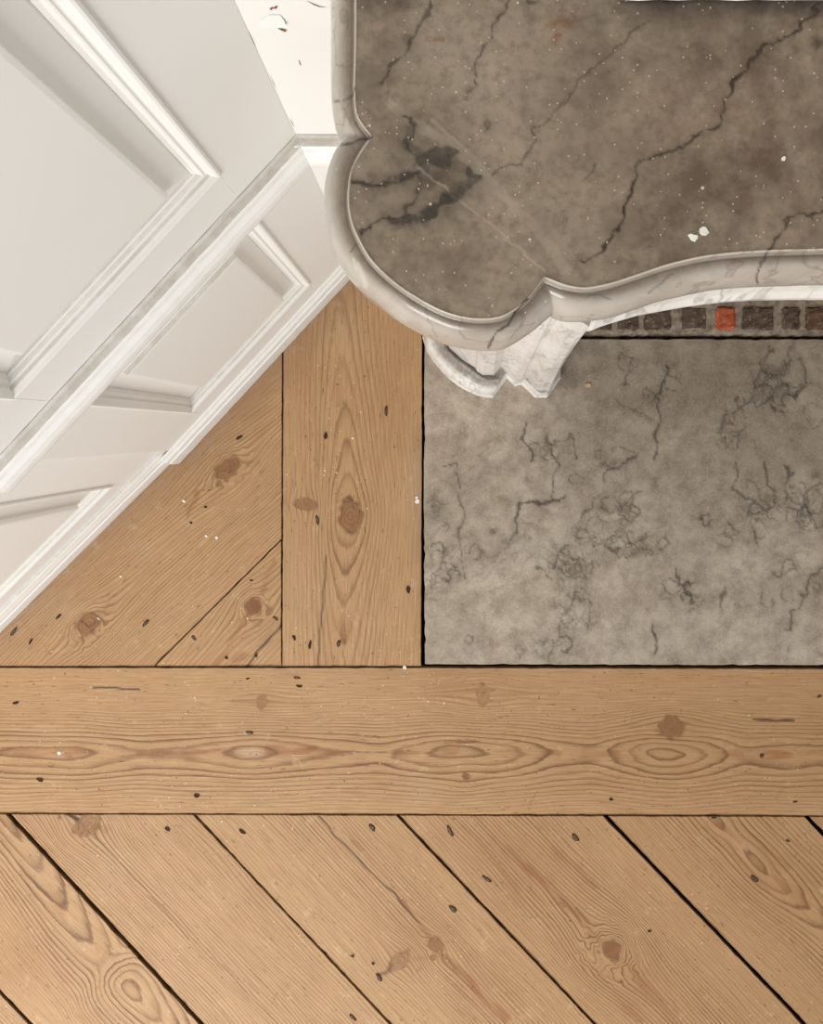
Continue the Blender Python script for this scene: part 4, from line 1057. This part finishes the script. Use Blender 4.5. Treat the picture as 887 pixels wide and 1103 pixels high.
for an, arr in stone_field(rv, rb, rs, [], [], [], 91, 1.2)(px, py).items():
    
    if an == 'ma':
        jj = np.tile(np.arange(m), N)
        arr[:, 2] = np.maximum(arr[:, 2], np.where(jj <= 5, 0.8, 0.0)); arr[:, 1] = np.maximum(arr[:, 1], np.where((jj >= 8) & (jj <= 13), 0.4, 0.0))  # bright lip line and shadow line of its groove painted into the colour
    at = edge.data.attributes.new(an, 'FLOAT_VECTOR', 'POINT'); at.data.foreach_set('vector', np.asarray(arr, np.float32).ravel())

# frieze (apron) under the shelf, its lower edge bowed
fp = [(635, 357), (647, 352), (659.5, 348), (686, 340.4), (714.7, 335), (735, 331.4), (757, 328.4), (781, 325.6), (812, 323.6), (850, 323.2), (887, 323.2)]
HF = 0.815
fr = [unp(p, HF) for p in [(606, 351), (622, 356.5)] + fp]
fr += [(fr[-1][0] + (XC - fr[-1][0]) * i / 8, fr[-1][1]) for i in range(1, 9)]
fr = fr + [(2 * XC - a, b) for a, b in fr[:-1][::-1]]
bm = bmesh.new(); rows = []
for (x, y) in fr:
    q = [(y + 0.012, HO - 0.019), (y + 0.012, HO - 0.028), (y + 0.006, HO - 0.033), (y + 0.005, HO - 0.048), (y + 0.003, HF + 0.022), (y - 0.0005, HF + 0.012), (y, HF), (y + 0.010, HF - 0.006), (YW, HF - 0.006), (YW, HO - 0.019)]
    rows.append([bm.verts.new((x - XC, yy - YW, zz)) for yy, zz in q])
for a, b in zip(rows[:-1], rows[1:]):
    for kk in range(len(a)): bm.faces.new([a[kk], a[(kk + 1) % len(a)], b[(kk + 1) % len(a)], b[kk]])
bm.faces.new(rows[0]); bm.faces.new(rows[-1])
bm_obj('frieze', bm, M_WHITE, mantel)

# leg (jamb) and its foot
def loft(name, sections, mat, par, mirror=False, smooth=False, cap=True):
    bm = bmesh.new(); rows = []
    for pts, h in sections:
        rows.append([bm.verts.new(((2 * XC - x if mirror else x) - XC, y - YW, h if isinstance(h, (int, float)) else h[i])) for i, (x, y) in enumerate(pts)])
    n = len(rows[0])
    for a, b in zip(rows[:-1], rows[1:]):
        for kk in range(n): bm.faces.new([a[kk], a[(kk + 1) % n], b[(kk + 1) % n], b[kk]])
    if cap: bm.faces.new(rows[0]); bm.faces.new(rows[-1])
    return bm_obj(name, bm, mat, par, smooth)
HB = 0.045
leg_b = [unp(p, HB) for p in [(474, 352), (484.5, 375.5), (498, 387.5), (512, 396.5), (514, 400.5), (520, 404.5), (532, 404.5), (540.5, 396), (548, 404.5), (555, 410.5), (561, 411), (565, 407.5), (569, 408.5), (576, 419.5), (584, 421), (592, 419.5), (600, 405.5)]] 
leg_b += [(0.205, 0.150), (0.205, YW), (0.02, YW)]
HT = HO - 0.019
def at_top(p): return unp(p, HT)
leg_t = [(x * 0.93, y * 0.93) for x, y in [(-0.012, 0.150), (0.004, 0.118), (0.018, 0.104), (0.030, 0.095), (0.032, 0.092), (0.038, 0.0885), (0.048, 0.0865), (0.058, 0.0905)]]
leg_t += [at_top(p) for p in [(585, 331), (590, 336), (596, 338), (601, 334), (606, 333), (611, 338), (619, 345), (629, 348), (635, 352)]]
leg_t += [(0.13, 0.15), (0.16, YW), (-0.02, YW)]
def lerp(a, b, t_): return [(p[0] * (1 - t_) + q[0] * t_, p[1] * (1 - t_) + q[1] * t_) for p, q in zip(a, b)]
def bow(pts, d):   # the front of the leg curves back a little at mid height, as a console does
    return [(x + d * 0.3, y + d) if y < 0.2 else (x, y) for x, y in pts]
secs = [(leg_b, HB)]
for i in range(1, 12):
    t_ = i / 12
    secs.append((bow(lerp(leg_b, leg_t, t_), 0.006 * math.sin(math.pi * t_)), HB + (HT - HB) * t_))
secs.append((leg_t, HT))
foot_px = [(456, 352), (455.5, 365), (460, 379), (467, 390), (475, 399.5), (484.6, 409), (494.6, 416.4), (504, 422), (514.4, 426.3), (523, 428.2), (530.6, 428.8), (545.5, 407.5), (554.5, 416.5), (561.5, 414.5), (576, 428.6), (588.5, 428.6), (603, 408)]
foot0 = [unp(p, 0.0) for p in foot_px] + [(0.216, 0.150), (0.216, YW), (0.0, YW)]
def shrink(pts, d):
    # pull the face of the outline back into the leg
    out = []
    n = len(pts)
    A = sum(pts[i][0] * pts[(i + 1) % n][1] - pts[(i + 1) % n][0] * pts[i][1] for i in range(n))
    o = offset_poly(pts, -d)
    return [q if p[1] < YW - 0.001 else p for p, q in zip(pts, o)]
for mir in (False, True):
    j = loft('leg', secs, M_WHITE, mantel, mir)
    f0 = loft('foot', [(foot0, 0.0035), (foot0, 0.016), (shrink(foot0, 0.0016), 0.0185), (shrink(foot0, 0.0065), 0.0465)], M_WHITE, mantel, mir)
    # the rounded toe scroll that lies along the front of the foot
    arc = [(456, 362), (459.5, 376), (466.5, 388), (475, 397.5), (484.6, 406.6), (494.6, 414), (504.5, 419.5), (515, 423.6), (524, 425.6), (531.5, 425.6)]
    inn = [(472, 352), (478, 368), (485, 377), (492, 384), (500, 390), (507, 395), (514, 400), (520, 405), (527, 408), (538, 407)]
    bm = bmesh.new(); rows = []
    for a, b in zip(arc, inn):
        A_, B_ = np.array(unp(a, 0.03)), np.array(unp(b, 0.03))
        r_ = []
        for kk in range(9):
            an = math.pi * kk / 8
            tt = 0.5 - 0.5 * math.cos(an)
            q = A_ * (1 - tt) + B_ * tt
            xx = 2 * XC - q[0] if mir else q[0]
            r_.append(bm.verts.new((xx - XC, q[1] - YW, 0.020 + 0.044 * math.sin(an) ** 0.8 + (0.0 if kk < 5 else 0.0))))
        rows.append(r_)
    for a, b in zip(rows[:-1], rows[1:]):
        for kk in range(8): bm.faces.new([a[kk], a[kk + 1], b[kk + 1], b[kk]])
    bm.faces.new(rows[0]); bm.faces.new(rows[-1])
    bm_obj('toe_scroll', bm, M_WHITE, mantel, True)

# board on the wall above the shelf, its foot resting near the marble
bm = bmesh.new(); r = random.Random(8); prev = None
x0 = unp((667, 0), HS)[0]
for i in range(81):
    x = x0 + (2 * XC - 2 * x0) * i / 80
    yy = YW - 0.0148 - r.uniform(0, 0.0008)
    row = [bm.verts.new((x, yy, HS + 0.002)), bm.verts.new((x, yy + 0.0006, HS + 0.004)), bm.verts.new((x, yy + 0.001, 2.0)), bm.verts.new((x, YW, 2.0)), bm.verts.new((x, YW, HS + 0.002))]
    if prev:
        for kk in range(5): bm.faces.new([prev[kk], prev[(kk + 1) % 5], row[(kk + 1) % 5], row[kk]])
    else: bm.faces.new(row)
    prev = row
bm.faces.new(prev)
bm_obj('overmantel_board', bm, M_PAINT, wallR)

# ------------------------------------------------------------------ loose bits
def flake(name, pts, h, thick, mat, label, cat, tilt=0.0, group=None):
    n = len(pts)
    w = [unp(p, h) for p in pts]
    cxx = sum(p[0] for p in w) / n; cyy = sum(p[1] for p in w) / n
    bm = bmesh.new()
    lo = [bm.verts.new((x - cxx, y - cyy, 0)) for x, y in w]
    hi = [bm.verts.new(((x - cxx) * 0.86, (y - cyy) * 0.86, thick * (1 + tilt * (x - cxx) / 0.004))) for x, y in w]
    for i in range(n): bm.faces.new([lo[i], lo[(i + 1) % n], hi[(i + 1) % n], hi[i]])
    bm.faces.new(hi); bm.faces.new(lo[::-1])
    o = bm_obj(name, bm, mat); o.location = (cxx, cyy, h)
    tag(o, label, cat, group); return o
flake('plaster_flake', [(741, 253), (744, 251.5), (747, 253), (752, 254), (752, 257), (749, 260.5), (745, 259)], HS, 0.0013, M_FLAKE, 'left one of two white plaster flakes on the shelf, nearer its front edge', 'flake', 0.3, 'white plaster flakes on the shelf')
flake('plaster_flake', [(753.5, 246.5), (757, 243.8), (760.5, 244.6), (764.5, 250.8), (761, 253.8), (756.5, 253.4), (754.2, 251.4)], HS, 0.0013, M_FLAKE, 'right one of two white plaster flakes on the shelf, taller and further back', 'flake', -0.2, 'white plaster flakes on the shelf')
flake('plaster_crumb', [(842, 170), (844.5, 168.3), (846.4, 170.4), (845.4, 173.4), (842.4, 173.2)], HS, 0.0014, M_FLAKE, 'tiny white plaster crumb on the brown right part of the marble shelf', 'crumb')
flake('stone_chip', [(631, 414), (634, 412.4), (637, 413.6), (636.4, 416.4), (632.8, 417.4)], 0.004, 0.002, M_CRUMB, 'small orange chip lying on the grey hearth slab right of the white leg', 'chip')
boards = [o for o in SUB.children]
def paint_spot(par, x, y, r_, seed):
    rr_ = random.Random(seed); bm = bmesh.new(); k = H / F
    lo, hi = [], []
    for i in range(8):
        a = 2 * math.pi * i / 8; q = r_ * rr_.uniform(0.7, 1.2)
        lo.append(bm.verts.new(((x + q * math.cos(a) - CX) * k, -(y + q * math.sin(a) - CY) * k, -0.0015)))
        hi.append(bm.verts.new(((x + q * .8 * math.cos(a) - CX) * k, -(y + q * .8 * math.sin(a) - CY) * k, 0.0008)))
    for i in range(8): bm.faces.new([lo[i], lo[(i + 1) % 8], hi[(i + 1) % 8], hi[i]])
    bm.faces.new(hi)
    bm_obj('paint_spot', bm, M_FLAKE, par)
tri = boards[2]; vert_b = boards[1]
for i, (b, x, y, r_) in enumerate([(tri, 222, 577.5, 1.7), (tri, 233.4, 579.4, 2.0), (tri, 198, 540, 2.0), (vert_b, 449.8, 540, 3.2), (vert_b, 449, 536.5, 2.2), (boards[0], 64, 811, 2.4), (vert_b, 380, 472, 1.4), (tri, 130, 621, 1.6), (boards[0], 436, 719, 2.6)]):
    paint_spot(b, x, y, r_, i)
